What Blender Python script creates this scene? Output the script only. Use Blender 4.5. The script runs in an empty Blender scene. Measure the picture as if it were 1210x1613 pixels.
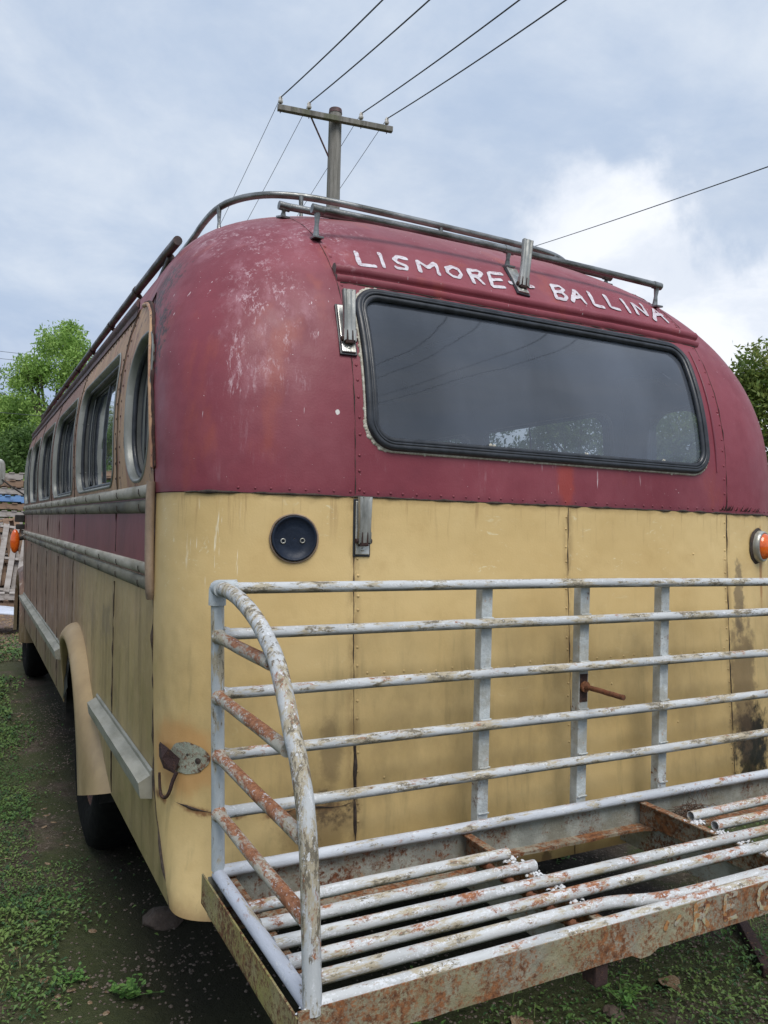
import bpy, bmesh, math, random
import numpy as np
from mathutils import Matrix, Vector, noise as mnoise
random.seed(7); rng = np.random.default_rng(7)
SC = bpy.context.scene; COL = SC.collection
R_ = math.radians

# ------------------------------------------------------------------ camera
def cam_axes(yaw, pitch, roll):
    F = np.array([math.sin(yaw)*math.cos(pitch), math.cos(yaw)*math.cos(pitch), math.sin(pitch)])
    R = np.array([math.cos(yaw), -math.sin(yaw), 0.0]); U = np.cross(R, F)
    c, s = math.cos(roll), math.sin(roll)
    return c*R+s*U, -s*R+c*U, F
cR, cU, cF = cam_axes(R_(27.67), R_(1.039), R_(1.494))
cd = bpy.data.cameras.new('camera'); cam = bpy.data.objects.new('camera', cd); COL.objects.link(cam)
cam.matrix_world = Matrix(((cR[0], cU[0], -cF[0], 0), (cR[1], cU[1], -cF[1], 0), (cR[2], cU[2], -cF[2], 1.6), (0, 0, 0, 1)))
cd.sensor_fit = 'VERTICAL'; cd.sensor_height = 36; cd.lens = 36*1248.24/1613
cd.clip_start = .05; cd.clip_end = 2000
SC.camera = cam

# ------------------------------------------------------------------ world and sun
SUN_EL, SUN_AZ = 57, 186          # compass azimuth of the sun measured from +Y towards +X
w = bpy.data.worlds.new('World'); SC.world = w; w.use_nodes = True
nt = w.node_tree; nt.nodes.clear()
def wn(t, **k):
    n = nt.nodes.new(t)
    for a, b in k.items(): setattr(n, a, b)
    return n
out = wn('ShaderNodeOutputWorld'); bg = wn('ShaderNodeBackground'); bg.inputs[1].default_value = .1
sky = wn('ShaderNodeTexSky', sky_type='NISHITA'); sky.sun_disc = False
sky.sun_elevation = R_(SUN_EL); sky.sun_rotation = R_(SUN_AZ); sky.dust_density = 2.0; sky.ozone_density = 2.0
tc = wn('ShaderNodeTexCoord'); sep = wn('ShaderNodeSeparateXYZ'); nt.links.new(tc.outputs['Generated'], sep.inputs[0])
def wm(op, a, b=None, clamp=False):
    n = wn('ShaderNodeMath', operation=op, use_clamp=clamp)
    for i, v in enumerate((a, b)):
        if v is None: continue
        if isinstance(v, (int, float)): n.inputs[i].default_value = v
        else: nt.links.new(v, n.inputs[i])
    return n.outputs[0]
zz = wm('ADD', wm('MAXIMUM', sep.outputs[2], 0.0), .32)
comb = wn('ShaderNodeCombineXYZ')
nt.links.new(wm('DIVIDE', sep.outputs[0], zz), comb.inputs[0]); nt.links.new(wm('DIVIDE', sep.outputs[1], zz), comb.inputs[1])
nt.links.new(wm('MULTIPLY', sep.outputs[2], .8), comb.inputs[2])
def wnoise(scale, detail, rough, vec, dist=0., off=(0, 0, 0)):
    mp = wn('ShaderNodeMapping'); nt.links.new(vec, mp.inputs[0]); mp.inputs['Location'].default_value = off
    n = wn('ShaderNodeTexNoise'); nt.links.new(mp.outputs[0], n.inputs['Vector'])
    n.inputs['Scale'].default_value = scale; n.inputs['Detail'].default_value = detail
    n.inputs['Roughness'].default_value = rough; n.inputs['Distortion'].default_value = dist
    return n.outputs['Fac']
def wramp(f, lo, hi, a=0., b=1.):
    n = wn('ShaderNodeMapRange', interpolation_type='SMOOTHSTEP'); nt.links.new(f, n.inputs[0])
    for i, v in zip((1, 2, 3, 4), (lo, hi, a, b)): n.inputs[i].default_value = v
    return n.outputs[0]
def wmix(f, a, b):
    n = wn('ShaderNodeMix', data_type='RGBA')
    if isinstance(f, (int, float)): n.inputs[0].default_value = f
    else: nt.links.new(f, n.inputs[0])
    for i, v in ((6, a), (7, b)):
        if isinstance(v, tuple): n.inputs[i].default_value = (*v, 1)
        else: nt.links.new(v, n.inputs[i])
    return n.outputs[2]
cv = comb.outputs[0]
big = wnoise(1.0, 7, .55, cv, .35, (3.1, 1.7, 0)); det = wnoise(3.6, 9, .6, cv, .2, (1, 5, 2))
hz = wnoise(2.6, 8, .58, tc.outputs['Generated'], .25, (2.1, .4, 1.3))
thick = wmix(wramp(det, .24, .84), (3.5, 4.30, 5.60), (5.5, 6.0, 6.7))        # veil of grey cloud
base = wmix(wramp(big, .2, .52, .80, .98), sky.outputs[0], thick)
# bright cumulus low on the right, dark blue-grey bank low on the left
elev = sep.outputs[2]
dotr = wn('ShaderNodeVectorMath', operation='DOT_PRODUCT'); nt.links.new(tc.outputs['Generated'], dotr.inputs[0])
dotr.inputs[1].default_value = (math.sin(R_(57)), math.cos(R_(57)), .16)
cum = wm('MULTIPLY', wramp(dotr.outputs['Value'], .85, .975), wramp(wm('ADD', hz, wm('MULTIPLY', elev, -.9)), .12, .24))
c1 = wmix(wm('MULTIPLY', cum, .9), base, wmix(wramp(det, .38, .62), (5.9, 6.3, 7.0), (7.3, 7.5, 7.9)))
dotl = wn('ShaderNodeVectorMath', operation='DOT_PRODUCT'); nt.links.new(tc.outputs['Generated'], dotl.inputs[0])
dotl.inputs[1].default_value = (math.sin(R_(-4)), math.cos(R_(-4)), .14)
bank = wm('MULTIPLY', wramp(dotl.outputs['Value'], .86, .985), wramp(wm('ADD', wm('MULTIPLY', elev, -1.0), wm('MULTIPLY', hz, .35)), -.12, .04))
c2 = wmix(wm('MULTIPLY', bank, .85), c1, (2.3, 3.1, 4.7))
nt.links.new(c2, bg.inputs[0]); nt.links.new(bg.outputs[0], out.inputs[0])
sl = bpy.data.lights.new('sun', 'SUN'); so = bpy.data.objects.new('sun', sl); COL.objects.link(so)
sl.energy = 2.0; sl.angle = R_(34); sl.color = (1, .96, .9)
sd = Vector((math.sin(R_(SUN_AZ))*math.cos(R_(SUN_EL)), math.cos(R_(SUN_AZ))*math.cos(R_(SUN_EL)), math.sin(R_(SUN_EL))))
so.rotation_euler = sd.to_track_quat('Z', 'Y').to_euler(); so.location = (0, 0, 30)
SC.view_settings.view_transform = 'Standard'; SC.view_settings.look = 'None'
SC.view_settings.exposure = .48; SC.view_settings.gamma = 1
SC.cycles.max_bounces = 8; SC.cycles.transparent_max_bounces = 12

# ------------------------------------------------------------------ material toolkit
class M:
    def __init__(s, name):
        s.m = bpy.data.materials.new(name); s.m.use_nodes = True; s.t = s.m.node_tree
        s.b = s.t.nodes['Principled BSDF']; s.tc = s.n('ShaderNodeTexCoord'); s.P = s.tc.outputs['Object']
        s.sd = 0
    def n(s, t, **k):
        x = s.t.nodes.new(t)
        for a, b in k.items(): setattr(x, a, b)
        return x
    def _in(s, sock, v):
        if isinstance(v, (int, float)): sock.default_value = v
        elif isinstance(v, tuple): sock.default_value = (*v, 1) if len(v) == 3 and sock.type == 'RGBA' else v
        else: s.t.links.new(v, sock)
    def math(s, op, a, b=0., clamp=False):
        x = s.n('ShaderNodeMath', operation=op, use_clamp=clamp); s._in(x.inputs[0], a); s._in(x.inputs[1], b); return x.outputs[0]
    def noise(s, scale, detail=6, rough=.6, st=(1, 1, 1), dist=0., typ=None):
        s.sd += 1
        mp = s.n('ShaderNodeMapping'); s.t.links.new(s.P, mp.inputs[0])
        mp.inputs['Location'].default_value = (s.sd*3.17, s.sd*1.91, s.sd*2.63); mp.inputs['Scale'].default_value = st
        x = s.n('ShaderNodeTexNoise'); s.t.links.new(mp.outputs[0], x.inputs['Vector'])
        x.inputs['Scale'].default_value = scale; x.inputs['Detail'].default_value = detail
        x.inputs['Roughness'].default_value = rough; x.inputs['Distortion'].default_value = dist
        return x.outputs['Fac']
    def ramp(s, f, lo, hi, a=0., b=1.):
        x = s.n('ShaderNodeMapRange', interpolation_type='SMOOTHSTEP'); s._in(x.inputs[0], f)
        for i, v in zip((1, 2, 3, 4), (lo, hi, a, b)): x.inputs[i].default_value = v
        return x.outputs[0]
    def mix(s, f, a, b):
        x = s.n('ShaderNodeMix', data_type='RGBA'); s._in(x.inputs[0], f); s._in(x.inputs[6], a); s._in(x.inputs[7], b); return x.outputs[2]
    def mul(s, a, b): return s.math('MULTIPLY', a, b)
    def mx(s, a, b): return s.math('MAXIMUM', a, b)
    def sep(s):
        x = s.n('ShaderNodeSeparateXYZ'); s.t.links.new(s.P, x.inputs[0]); return x.outputs
    def blob(s, pos, r, st=(1, 1, 1), wob=.6, wf=14, edge=.35):
        mp = s.n('ShaderNodeMapping'); s.t.links.new(s.P, mp.inputs[0])
        mp.inputs['Scale'].default_value = tuple(1/(r*a) for a in st)
        mp.inputs['Location'].default_value = tuple(-p/(r*a) for p, a in zip(pos, st))
        l = s.n('ShaderNodeVectorMath', operation='LENGTH'); s.t.links.new(mp.outputs[0], l.inputs[0])
        nz = s.noise(wf, 5, .65)
        d = s.math('ADD', l.outputs['Value'], s.mul(s.math('SUBTRACT', nz, .5), wob*3))
        return s.ramp(d, 1.0-edge, 1.0+edge, 1., 0.)
    def fin(s, col, rough=.6, metal=0., bump=None, bs=.3, bd=.01, spec=.5, coat=None, back=None):
        if back is not None:
            g = s.n('ShaderNodeNewGeometry'); col = s.mix(g.outputs['Backfacing'], col, back)
        s._in(s.b.inputs['Base Color'], col); s._in(s.b.inputs['Roughness'], rough); s._in(s.b.inputs['Metallic'], metal)
        s._in(s.b.inputs['Specular IOR Level'], spec)
        if coat: s._in(s.b.inputs['Coat Weight'], coat[0]); s._in(s.b.inputs['Coat Roughness'], coat[1])
        if bump is not None:
            b = s.n('ShaderNodeBump'); b.inputs['Strength'].default_value = bs; b.inputs['Distance'].default_value = bd
            s.t.links.new(bump, b.inputs['Height']); s.t.links.new(b.outputs[0], s.b.inputs['Normal'])
        return s.m

LINING = (.16, .155, .14)
XL_, XC_, XR_ = .958, 1.723, 2.482
def m_maroon(name, side=False):
    m = M(name)
    n1 = m.noise(1.7, 4); n2 = m.noise(9, 6)
    c = m.mix(m.ramp(n1, .3, .7), (.172, .029, .043), (.228, .043, .060))
    c = m.mix(m.mul(m.ramp(n2, .45, .75), .35), c, (.13, .022, .038))
    # chalky, faded bloom
    c = m.mix(m.mul(m.ramp(m.noise(3.2, 7, .6, (1, 1, .5)), .44, .72), .30), c, (.34, .12, .14))
    # orange primer showing
    pr = m.mul(m.ramp(m.noise(4.5, 6, .55, (1.4, 1.4, .55)), .56, .7), .36)
    c = m.mix(pr, c, (.33, .075, .04))
    c = m.mix(m.mul(m.blob((1.715, 1.98, 1.76), .07, (.5, 2, 1.4), .5), .6), c, (.34, .05, .03))
    # brushed pale scratches, running up and down
    st = m.mul(m.ramp(m.noise(75, 5, .75, (1, 1, .10), .3), .50, .62), m.ramp(m.noise(13, 5, .7, (1, 1, .4)), .46, .58))
    zone = m.mx(m.blob((.741, 2.17, 2.20), .14, (.75, 1.5, 1.5), .7, 9), m.blob((.647, 2.15, 2.03), .08, (.8, 2, 1.5), .7, 9))
    zone = m.mx(zone, m.mul(m.blob((.76, 2.45, 2.50), .20, (1.1, 1.8, .6), .9, 7), .75))
    zone = m.mx(zone, m.mul(m.blob((.70, 2.75, 2.58), .16, (1, 1.5, .7), .9, 7), .7))
    zone = m.mx(zone, m.mul(m.blob((1.0, 2.4, 2.55), .16, (.8, 2, 1), .8, 8), .8))
    zone = m.mx(zone, m.mul(m.ramp(m.noise(3, 3), .66, .76), .25))
    c = m.mix(m.mul(m.mul(st, zone), .62), c, (.56, .42, .46))
    c = m.mix(m.mul(m.mul(m.ramp(m.noise(14, 6, .7, (1, 1, .3)), .46, .66), zone), .4), c, (.40, .20, .24))
    # hairline scratches & chips
    c = m.mix(m.mul(m.ramp(m.noise(90, 2, .5, (1, 1, .05)), .71, .74), m.ramp(m.noise(5, 3), .52, .6)), c, (.5, .38, .40))
    c = m.mix(m.ramp(m.noise(150, 2, .5), .765, .785), c, (.6, .5, .5))
    c = m.mix(m.ramp(m.blob((.906, 2.03, 1.917), .008, (.8, 2, 1), .5, 60), .2, .8), c, (.6, .58, .56))
    # grime and peeling black along the window arch and at the belt
    ar = m.mx(m.blob((.545, 2.62, 2.33), .09, (.7, 1.4, 1.5), 1.1, 40), m.blob((.505, 2.44, 2.12), .06, (.5, 1, 3), 1.0, 45))
    c = m.mix(m.mul(ar, m.ramp(m.noise(60, 5, .7), .42, .55)), c, (.035, .022, .025))
    z = m.sep()[2]
    c = m.mix(m.mul(m.ramp(m.math('ADD', z, m.mul(m.noise(30, 5), .03)), 1.69, 1.725, 1., 0.), .45), c, (.09, .015, .03))
    # run down the roof rim: sun-bleached top
    c = m.mix(m.mul(m.ramp(m.math('ADD', z, m.mul(m.noise(12, 6), .1)), 2.62, 2.86), .5), c, (.30, .19, .17))
    bp = m.math('ADD', m.mul(m.noise(3.6, 3), 2.0), m.mul(m.noise(160, 4), .12))
    return m.fin(c, m.ramp(n2, .2, .8, .42, .62), bump=bp, bs=.35, bd=.012, back=LINING, spec=.4)
def m_cream(name, side=False):
    m = M(name)
    n1 = m.noise(2.1, 5); X, Y, Z = m.sep()
    if not side:
        c = m.mix(m.ramp(n1, .3, .7), (.57, .405, .175), (.64, .475, .225))
        c = m.mix(m.mul(m.ramp(m.noise(7, 6, .65), .5, .75), .35), c, (.44, .29, .11))
        # green-grey film where the carrier keeps it damp
        low = m.ramp(m.math('ADD', Z, m.mul(m.noise(5, 4), .25)), 1.25, 1.62, 1., 0.)
        c = m.mix(m.mul(m.mul(low, m.ramp(m.noise(3.3, 7, .65, (1, 1, .6)), .38, .68)), .6), c, (.30, .215, .095))
        c = m.mix(m.mul(m.mul(low, m.ramp(m.noise(26, 6, .6, (1, 1, .12)), .53, .72)), .34), c, (.24, .19, .09))
        # pale and greenish rubbed scratches
        sc = m.mul(m.ramp(m.noise(42, 4, .7, (.45, 1, 1), 1.2), .60, .68), m.ramp(m.noise(4, 3), .48, .62))
        c = m.mix(m.mul(sc, m.ramp(Z, 1.35, 1.5, .12, .65)), c, (.72, .66, .44))
        vs = m.mul(m.ramp(m.noise(60, 3, .6, (1, 1, .09)), .62, .68), m.blob((.60, 2.13, 1.55), .1, (.7, 2, 1.4), .6, 12))
        c = m.mix(m.mul(vs, .8), c, (.82, .76, .58))
        for xc in (XL_, XC_, XR_):
            sm_ = m.ramp(m.math('ABSOLUTE', m.math('SUBTRACT', X, xc)), .0, .030, 1., 0.)
            c = m.mix(m.mul(m.mul(sm_, m.ramp(m.noise(20, 6, .7, (1, 1, .4)), .42, .6)), .65), c, (.26, .17, .075))
        dr = m.mul(m.ramp(Z, 1.52, 1.67), m.ramp(m.noise(60, 4, .7, (1, 1, .05)), .55, .68))
        c = m.mix(m.mul(dr, .45), c, (.30, .18, .08))
        # rust crack belt and stains
        dz = m.math('ABSOLUTE', m.math('SUBTRACT', Z, m.math('ADD', .830, m.mul(m.noise(14, 4), .012))))
        xl = m.mul(m.ramp(X, .93, .98, 1., 0.), m.ramp(Y, 2.26, 2.36, 1., 0.))
        ru = m.mul(m.mul(m.ramp(m.math('ADD', dz, m.mul(m.math('SUBTRACT', m.noise(55, 5, .7), .5), .03)), .002, .016, 1., 0.), xl), m.ramp(m.noise(11, 3), .38, .5))
        c = m.mix(m.mul(ru, .85), c, (.17, .06, .022))
        c = m.mix(m.mul(m.blob((.86, 1.97, .83), .075, (1.3, 2, .75), .9, 24), m.ramp(m.noise(40, 5, .7), .36, .6)), c, (.05, .035, .022))
        c = m.mix(m.mul(m.blob((.86, 1.97, .78), .11, (.8, 2, 1.1), .6, 14), .55), c, (.17, .11, .05))
        c = m.mix(m.mul(m.blob((.893, 1.98, .99), .06, (.5, 2, 1.3), .5, 20), .6), c, (.17, .12, .06))
        c = m.mix(m.mul(m.blob((2.60, 2.0, .85), .14, (.75, 2, .8), .9, 22), .98), c, (.010, .010, .009))
        c = m.mix(m.mul(m.blob((2.585, 2.0, .76), .10, (.8, 2, 1.1), 1.1, 30), .92), c, (.018, .018, .012))
        c = m.mix(m.mul(m.blob((2.56, 2.0, 1.05), .10, (.7, 2, 2.5), .9, 20), .65), c, (.13, .085, .05))
        c = m.mix(m.mul(m.blob((2.55, 2.0, 1.36), .05, (.5, 2, 2.5), .9, 30), .7), c, (.12, .09, .06))
        c = m.mix(m.mul(m.blob((1.61, 1.93, .575), .03, (.7, 2, 1.6), .8, 40), .8), c, (.04, .03, .025))
        lw = m.mul(m.ramp(m.math('ADD', Z, m.mul(m.noise(20, 5), .06)), .60, .68, 1., 0.), .7)
        c = m.mix(lw, c, (.20, .11, .045))
        # rust bloom round the lamp hole
        c = m.mix(m.mul(m.blob((.53, 2.16, .965), .10, (1, 1.6, .95), .25, 18, .3), .6), c, (.50, .24, .08))
        c = m.mix(m.mul(m.blob((.575, 2.17, .875), .012, (.7, 4, 4.5), .4, 30), .55), c, (.36, .18, .06))
        c = m.mix(m.mul(m.blob((2.71, 2.05, 1.49), .06, (.18, 3, 2.4), .4, 30), .7), c, (.30, .12, .03))
        z0 = m.ramp(m.math('ADD', Z, m.mul(m.noise(30, 5), .03)), 1.672, 1.692)
        c = m.mix(m.mul(z0, .5), c, (.30, .2, .08))
    else:
        c = m.mix(m.ramp(n1, .3, .7), (.32, .235, .11), (.43, .32, .155))
        c = m.mix(m.mul(m.ramp(m.noise(9, 6, .6, (1, 2.2, .3)), .45, .7), .6), c, (.19, .135, .065))
        c = m.mix(m.mul(m.ramp(m.noise(5, 6, .6), .5, .68), .6), c, (.23, .17, .085))
        f = m.ramp(m.math('ADD', Y, m.mul(m.noise(2.2, 5), 1.6)), 4.2, 5.6)
        br = m.mix(m.ramp(m.noise(7, 6, .6, (1, 1.5, .25)), .35, .65), (.115, .055, .038), (.22, .125, .085))
        c = m.mix(m.mul(f, .92), c, br)
        c = m.mix(m.mul(m.mul(f, m.ramp(m.noise(12, 5, .6, (1, 2, .2)), .56, .66)), .7), c, (.42, .33, .27))
        c = m.mix(m.mul(m.ramp(m.math('ADD', Z, m.mul(m.noise(9, 5), .2)), .62, .92, 1., 0.), .55), c, (.14, .12, .055))
        c = m.mix(m.mul(m.blob((.49, 3.25, 1.20), .10, (1, 1.2, .7), .8, 14), .5), c, (.13, .10, .06))
        c = m.mix(m.mul(m.ramp(m.noise(44, 5, .7), .62, .70), .5), c, (.5, .42, .26))
    bp = m.math('ADD', m.mul(m.noise(3.2, 3), 2.2), m.mul(m.noise(170, 4), .10))
    return m.fin(c, m.ramp(m.noise(6, 4), .3, .7, .38, .6) if not side else m.ramp(m.noise(6, 4), .3, .7, .30, .52), bump=bp, bs=.35, bd=.012, back=LINING, spec=.4)
def m_pipe(name, axis, rust=.3, white=.5, grime=.5, tint=(.50, .52, .535)):
    m = M(name); st = [1, 1, 1]; st[axis] = .22; st = tuple(st); st2 = [1, 1, 1]; st2[axis] = .45; st2 = tuple(st2)
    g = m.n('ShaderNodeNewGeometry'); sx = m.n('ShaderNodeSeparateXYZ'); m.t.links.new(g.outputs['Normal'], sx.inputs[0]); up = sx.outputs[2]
    fine = m.noise(95, 6, .8, st2); mid = m.noise(38, 7, .75, st); low_ = m.noise(6, 4, .6)
    c = m.mix(m.ramp(m.noise(22, 5, .6, st), .35, .65), tint, tuple(a*.80 for a in tint))
    k1 = m.math('ADD', mid, m.mul(m.math('SUBTRACT', low_, .5), .35))
    c = m.mix(m.mul(m.ramp(k1, .60-.14*grime, .66-.12*grime), .85), c, m.mix(fine, (.33, .27, .17), (.45, .39, .27)))
    k2 = m.math('ADD', m.mul(mid, .55), m.mul(fine, .45))
    c = m.mix(m.mul(m.ramp(k2, .60-.09*grime, .63-.08*grime), .85), c, (.115, .10, .075))
    k = m.math('ADD', m.math('ADD', m.mul(m.noise(30, 8, .78, st2), .55), m.mul(fine, .45)), m.math('ADD', m.mul(m.math('SUBTRACT', m.noise(4.5, 4, .6), .5), .55), m.mul(up, .05)))
    c = m.mix(m.ramp(k, .66-.26*rust, .74-.26*rust), c, m.mix(m.ramp(m.noise(80, 5, .7), .35, .65), (.20, .075, .034), (.38, .165, .080)))
    c = m.mix(m.mul(m.ramp(m.math('ADD', m.mul(m.noise(70, 7, .8, st), .6), m.mul(m.noise(160, 4, .7), .4)), .60-.09*white, .62-.09*white), .9), c, (.62, .635, .66))
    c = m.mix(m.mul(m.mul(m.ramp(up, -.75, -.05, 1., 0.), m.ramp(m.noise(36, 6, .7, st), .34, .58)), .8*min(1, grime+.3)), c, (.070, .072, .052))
    bp = m.math('ADD', mid, m.mul(fine, .8))
    return m.fin(c, .66, bump=bp, bs=.65, bd=.003, spec=.35)
def m_rust(name, paint=(.36, .36, .33), amt=.5, yellow=0., dark=0., rc0=((.060, .026, .017), (.20, .080, .038))):
    m = M(name); fine = m.noise(120, 6, .75)
    c = m.mix(m.ramp(m.noise(18, 6, .6), .35, .65), paint, tuple(a*.70 for a in paint))
    c = m.mix(m.mul(m.ramp(m.noise(9, 6, .7), .46, .60), .6), c, tuple(a*b for a, b in zip(paint, (.62, .55, .45))))
    if yellow: c = m.mix(m.mul(m.ramp(m.noise(7, 5, .6), .42, .6), yellow), c, (.30, .27, .09))
    k = m.math('ADD', m.math('ADD', m.mul(m.noise(55, 7, .78), .55), m.mul(fine, .45)), m.mul(m.math('SUBTRACT', m.noise(6, 5, .65), .5), .5))
    rc = m.mix(m.ramp(m.noise(60, 5, .7), .32, .68), rc0[0], rc0[1])
    c = m.mix(m.mul(m.ramp(k, .60-.24*amt, .74-.24*amt), .5), c, (.24, .13, .075))
    c = m.mix(m.ramp(k, .62-.22*amt, .73-.22*amt), c, rc)
    c = m.mix(m.mul(m.ramp(m.noise(30, 7, .75), .62, .68), .6), c, (.42, .21, .075))
    if dark: c = m.mix(dark, c, (.03, .022, .018))
    return m.fin(c, .82, bump=m.math('ADD', m.noise(70, 7, .7), fine), bs=.7, bd=.004, spec=.3)
def m_plain(name, c1, c2, scale=12, rough=.6, metal=0., st=(1, 1, 1), bs=.3, bd=.003, spec=.5, back=None):
    m = M(name); nz = m.noise(scale, 6, .62, st)
    return m.fin(m.mix(m.ramp(nz, .32, .68), c1, c2), m.ramp(m.noise(scale*.7, 3), .3, .7, max(.02, rough-.1), min(1, rough+.1)), metal, bump=m.noise(scale*5, 4), bs=bs, bd=bd, spec=spec, back=back)
def m_glass(name, dirt=.10, tint=(.75, .8, .82)):  # dirt: grime film that also carries a painted sky reflection
    m = M(name); t = m.t; nd = t.nodes
    tr = m.n('ShaderNodeBsdfTransparent'); tr.inputs[0].default_value = (*tint, 1)
    gl = m.n('ShaderNodeBsdfGlossy'); gl.inputs['Roughness'].default_value = .03; gl.inputs[0].default_value = (1, 1, 1, 1)
    df = m.n('ShaderNodeBsdfDiffuse'); df.inputs[0].default_value = (.21, .24, .30, 1)  # film tinted blue to stand in for reflected sky
    fr = m.n('ShaderNodeFresnel'); fr.inputs[0].default_value = 1.5
    b = m.n('ShaderNodeBump'); b.inputs['Strength'].default_value = .12; b.inputs['Distance'].default_value = .02
    t.links.new(m.noise(1.6, 2, .5), b.inputs['Height']); t.links.new(b.outputs[0], gl.inputs['Normal']); 
    m1 = m.n('ShaderNodeMixShader'); t.links.new(m.math('MINIMUM', m.mul(fr.outputs[0], 1.7), 1.), m1.inputs[0]); t.links.new(tr.outputs[0], m1.inputs[1]); t.links.new(gl.outputs[0], m1.inputs[2])
    m2 = m.n('ShaderNodeMixShader')
    dn = m.mul(m.ramp(m.noise(2, 4, .5, (1.2, 1, .6)), .05, .95), dirt)  # amount of the film: grime and painted sky reflection together
    dn = m.mx(dn, m.mul(m.ramp(m.noise(130, 3), .76, .79), .8))
    t.links.new(dn, m2.inputs[0]); t.links.new(m1.outputs[0], m2.inputs[1]); t.links.new(df.outputs[0], m2.inputs[2])
    t.links.new(m2.outputs[0], nd['Material Output'].inputs[0]); return m.m

MT = {}
MT['maroon'] = m_maroon('maroon_paint'); MT['cream'] = m_cream('cream_paint'); MT['side'] = m_cream('weathered_side_paint', True)
def _ms():
    m = M('side_band_maroon'); Y = m.sep()[1]
    c = m.mix(m.ramp(m.noise(5, 5, .6, (1, 1, .4)), .35, .65), (.135, .024, .034), (.19, .038, .05))
    f = m.ramp(m.math('ADD', Y, m.mul(m.noise(3, 5), 1.2)), 5.0, 6.4)
    c = m.mix(m.mul(f, .8), c, m.mix(m.ramp(m.noise(9, 6, .6, (1, 1.6, .3)), .4, .6), (.17, .06, .04), (.34, .22, .17)))
    c = m.mix(m.mul(m.ramp(m.noise(30, 6, .7), .6, .7), .4), c, (.05, .03, .03))
    return m.fin(c, .42, bump=m.noise(6, 3), bs=.25, bd=.01, back=LINING, spec=.35)
MT['band'] = _ms()
def _tan():
    m = M('peeling_tan_frame'); 
    c = m.mix(m.ramp(m.noise(6, 5), .35, .65), (.45, .275, .15), (.33, .195, .11))
    c = m.mix(m.mul(m.ramp(m.noise(14, 6, .7, (1, 1, .3)), .52, .62), .8), c, (.27, .11, .075))
    c = m.mix(m.ramp(m.noise(32, 7, .78, (1, 1, .35)), .585, .61), c, (.055, .03, .025))
    Y = m.sep()[1]
    c = m.mix(m.mul(m.ramp(m.math('ADD', Y, m.mul(m.noise(3, 5), 1.)), 4.3, 5.4), .75), c, (.17, .07, .055))
    return m.fin(c, .6, bump=m.noise(26, 7, .75, (1, 1, .35)), bs=.5, bd=.004, back=LINING)
MT['tan'] = _tan()
MT['cover'] = m_plain('stained_cover_strip', (.30, .22, .155), (.17, .12, .085), 16, .6, 0, (1, 1, .4), .4, .003)
MT['flare'] = m_plain('flare_paint', (.37, .265, .135), (.28, .195, .10), 5, .55, 0, (1, 1, 1), .15, .003, back=(.02, .018, .015))
MT['bead'] = m_plain('mouldy_aluminium_bead', (.40, .365, .30), (.21, .19, .14), 14, .6, .0, (1, .3, 1), .5, .003)
MT['beadd'] = m_plain('blackened_bead', (.16, .145, .10), (.045, .04, .028), 12, .7, .0, (1, .25, 1), .5, .003)
MT['alu'] = m_plain('aluminium_reveal', (.29, .295, .275), (.15, .155, .14), 7, .5, .25, (1, 1, .4), .2, .002)
MT['aludark'] = m_plain('grimy_inner_frame', (.10, .105, .10), (.05, .052, .05), 9, .6)
MT['rubber'] = m_plain('black_rubber', (.012, .014, .018), (.03, .034, .042), 25, .38, 0, (1, 1, 1), .3, .001)
MT['black'] = m_plain('seam_black', (.02, .015, .012), (.06, .04, .03), 60, .85)
MT['dark'] = m_plain('underbody_dark', (.012, .011, .010), (.03, .026, .022), 20, .85)
MT['lining'] = m_plain('bus_lining', (.13, .125, .115), (.085, .08, .075), 6, .8)
MT['seat'] = m_plain('seat_vinyl', (.10, .045, .035), (.06, .03, .025), 10, .5)
MT['chrome'] = m_plain('dull_chrome', (.60, .60, .57), (.30, .29, .25), 26, .34, .6, (1, 1, .3), .25, .002)
MT['chromed'] = m_plain('tarnished_chrome', (.52, .52, .49), (.17, .17, .155), 16, .36, .5, (1, 1, .3), .3, .002)
MT['rail'] = m_plain('weathered_rail', (.30, .31, .31), (.10, .10, .09), 24, .36, .75, (.3, .3, 1), .4, .002)
MT['raildark'] = m_plain('tarnished_rail', (.085, .06, .055), (.04, .03, .03), 20, .42, .4, (1, .3, 1), .4, .002)
MT['drip'] = m_plain('drip_rail_paint', (.12, .055, .055), (.05, .03, .03), 22, .65, 0, (1, .3, 1), .5, .004)
MT['glass'] = m_glass('window_glass', .12); MT['rglass'] = m_glass('rear_glass', .50, (.55, .60, .66))
MT['ribm'] = m_plain('maroon_trim_paint', (.20, .034, .056), (.15, .026, .042), 12, .5)
MT['navy'] = m_plain('blanking_disc_navy', (.006, .010, .020), (.012, .019, .036), 18, .5, spec=.25)
def _wl():
    m = M('white_lettering'); c = m.mix(m.ramp(m.noise(40, 5), .35, .65), (.60, .57, .61), (.46, .42, .46)); c = m.mix(m.mul(m.ramp(m.noise(60, 6, .75), .56, .62), .8), c, (.30, .10, .13))
    return m.fin(c, .65, bump=m.noise(90, 4), bs=.3, bd=.001)
MT['white'] = _wl()
MT['sealant'] = m_plain('flaking_sealant', (.62, .60, .52), (.35, .32, .25), 70, .8, 0, (1, 1, 1), .8, .004)
def _amber():
    m = M('amber_lens'); c = m.mix(m.ramp(m.noise(40, 5), .35, .65), (.72, .13, .01), (.55, .075, .006))
    return m.fin(c, .22, bump=m.noise(200, 3), bs=.2, bd=.001, coat=(.6, .1))
MT['amber'] = _amber()
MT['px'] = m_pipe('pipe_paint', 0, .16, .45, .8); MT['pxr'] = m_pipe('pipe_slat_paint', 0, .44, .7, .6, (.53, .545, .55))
MT['pxw'] = m_pipe('pipe_base_paint', 0, .18, .4, .45, (.52, .55, .60))
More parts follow.
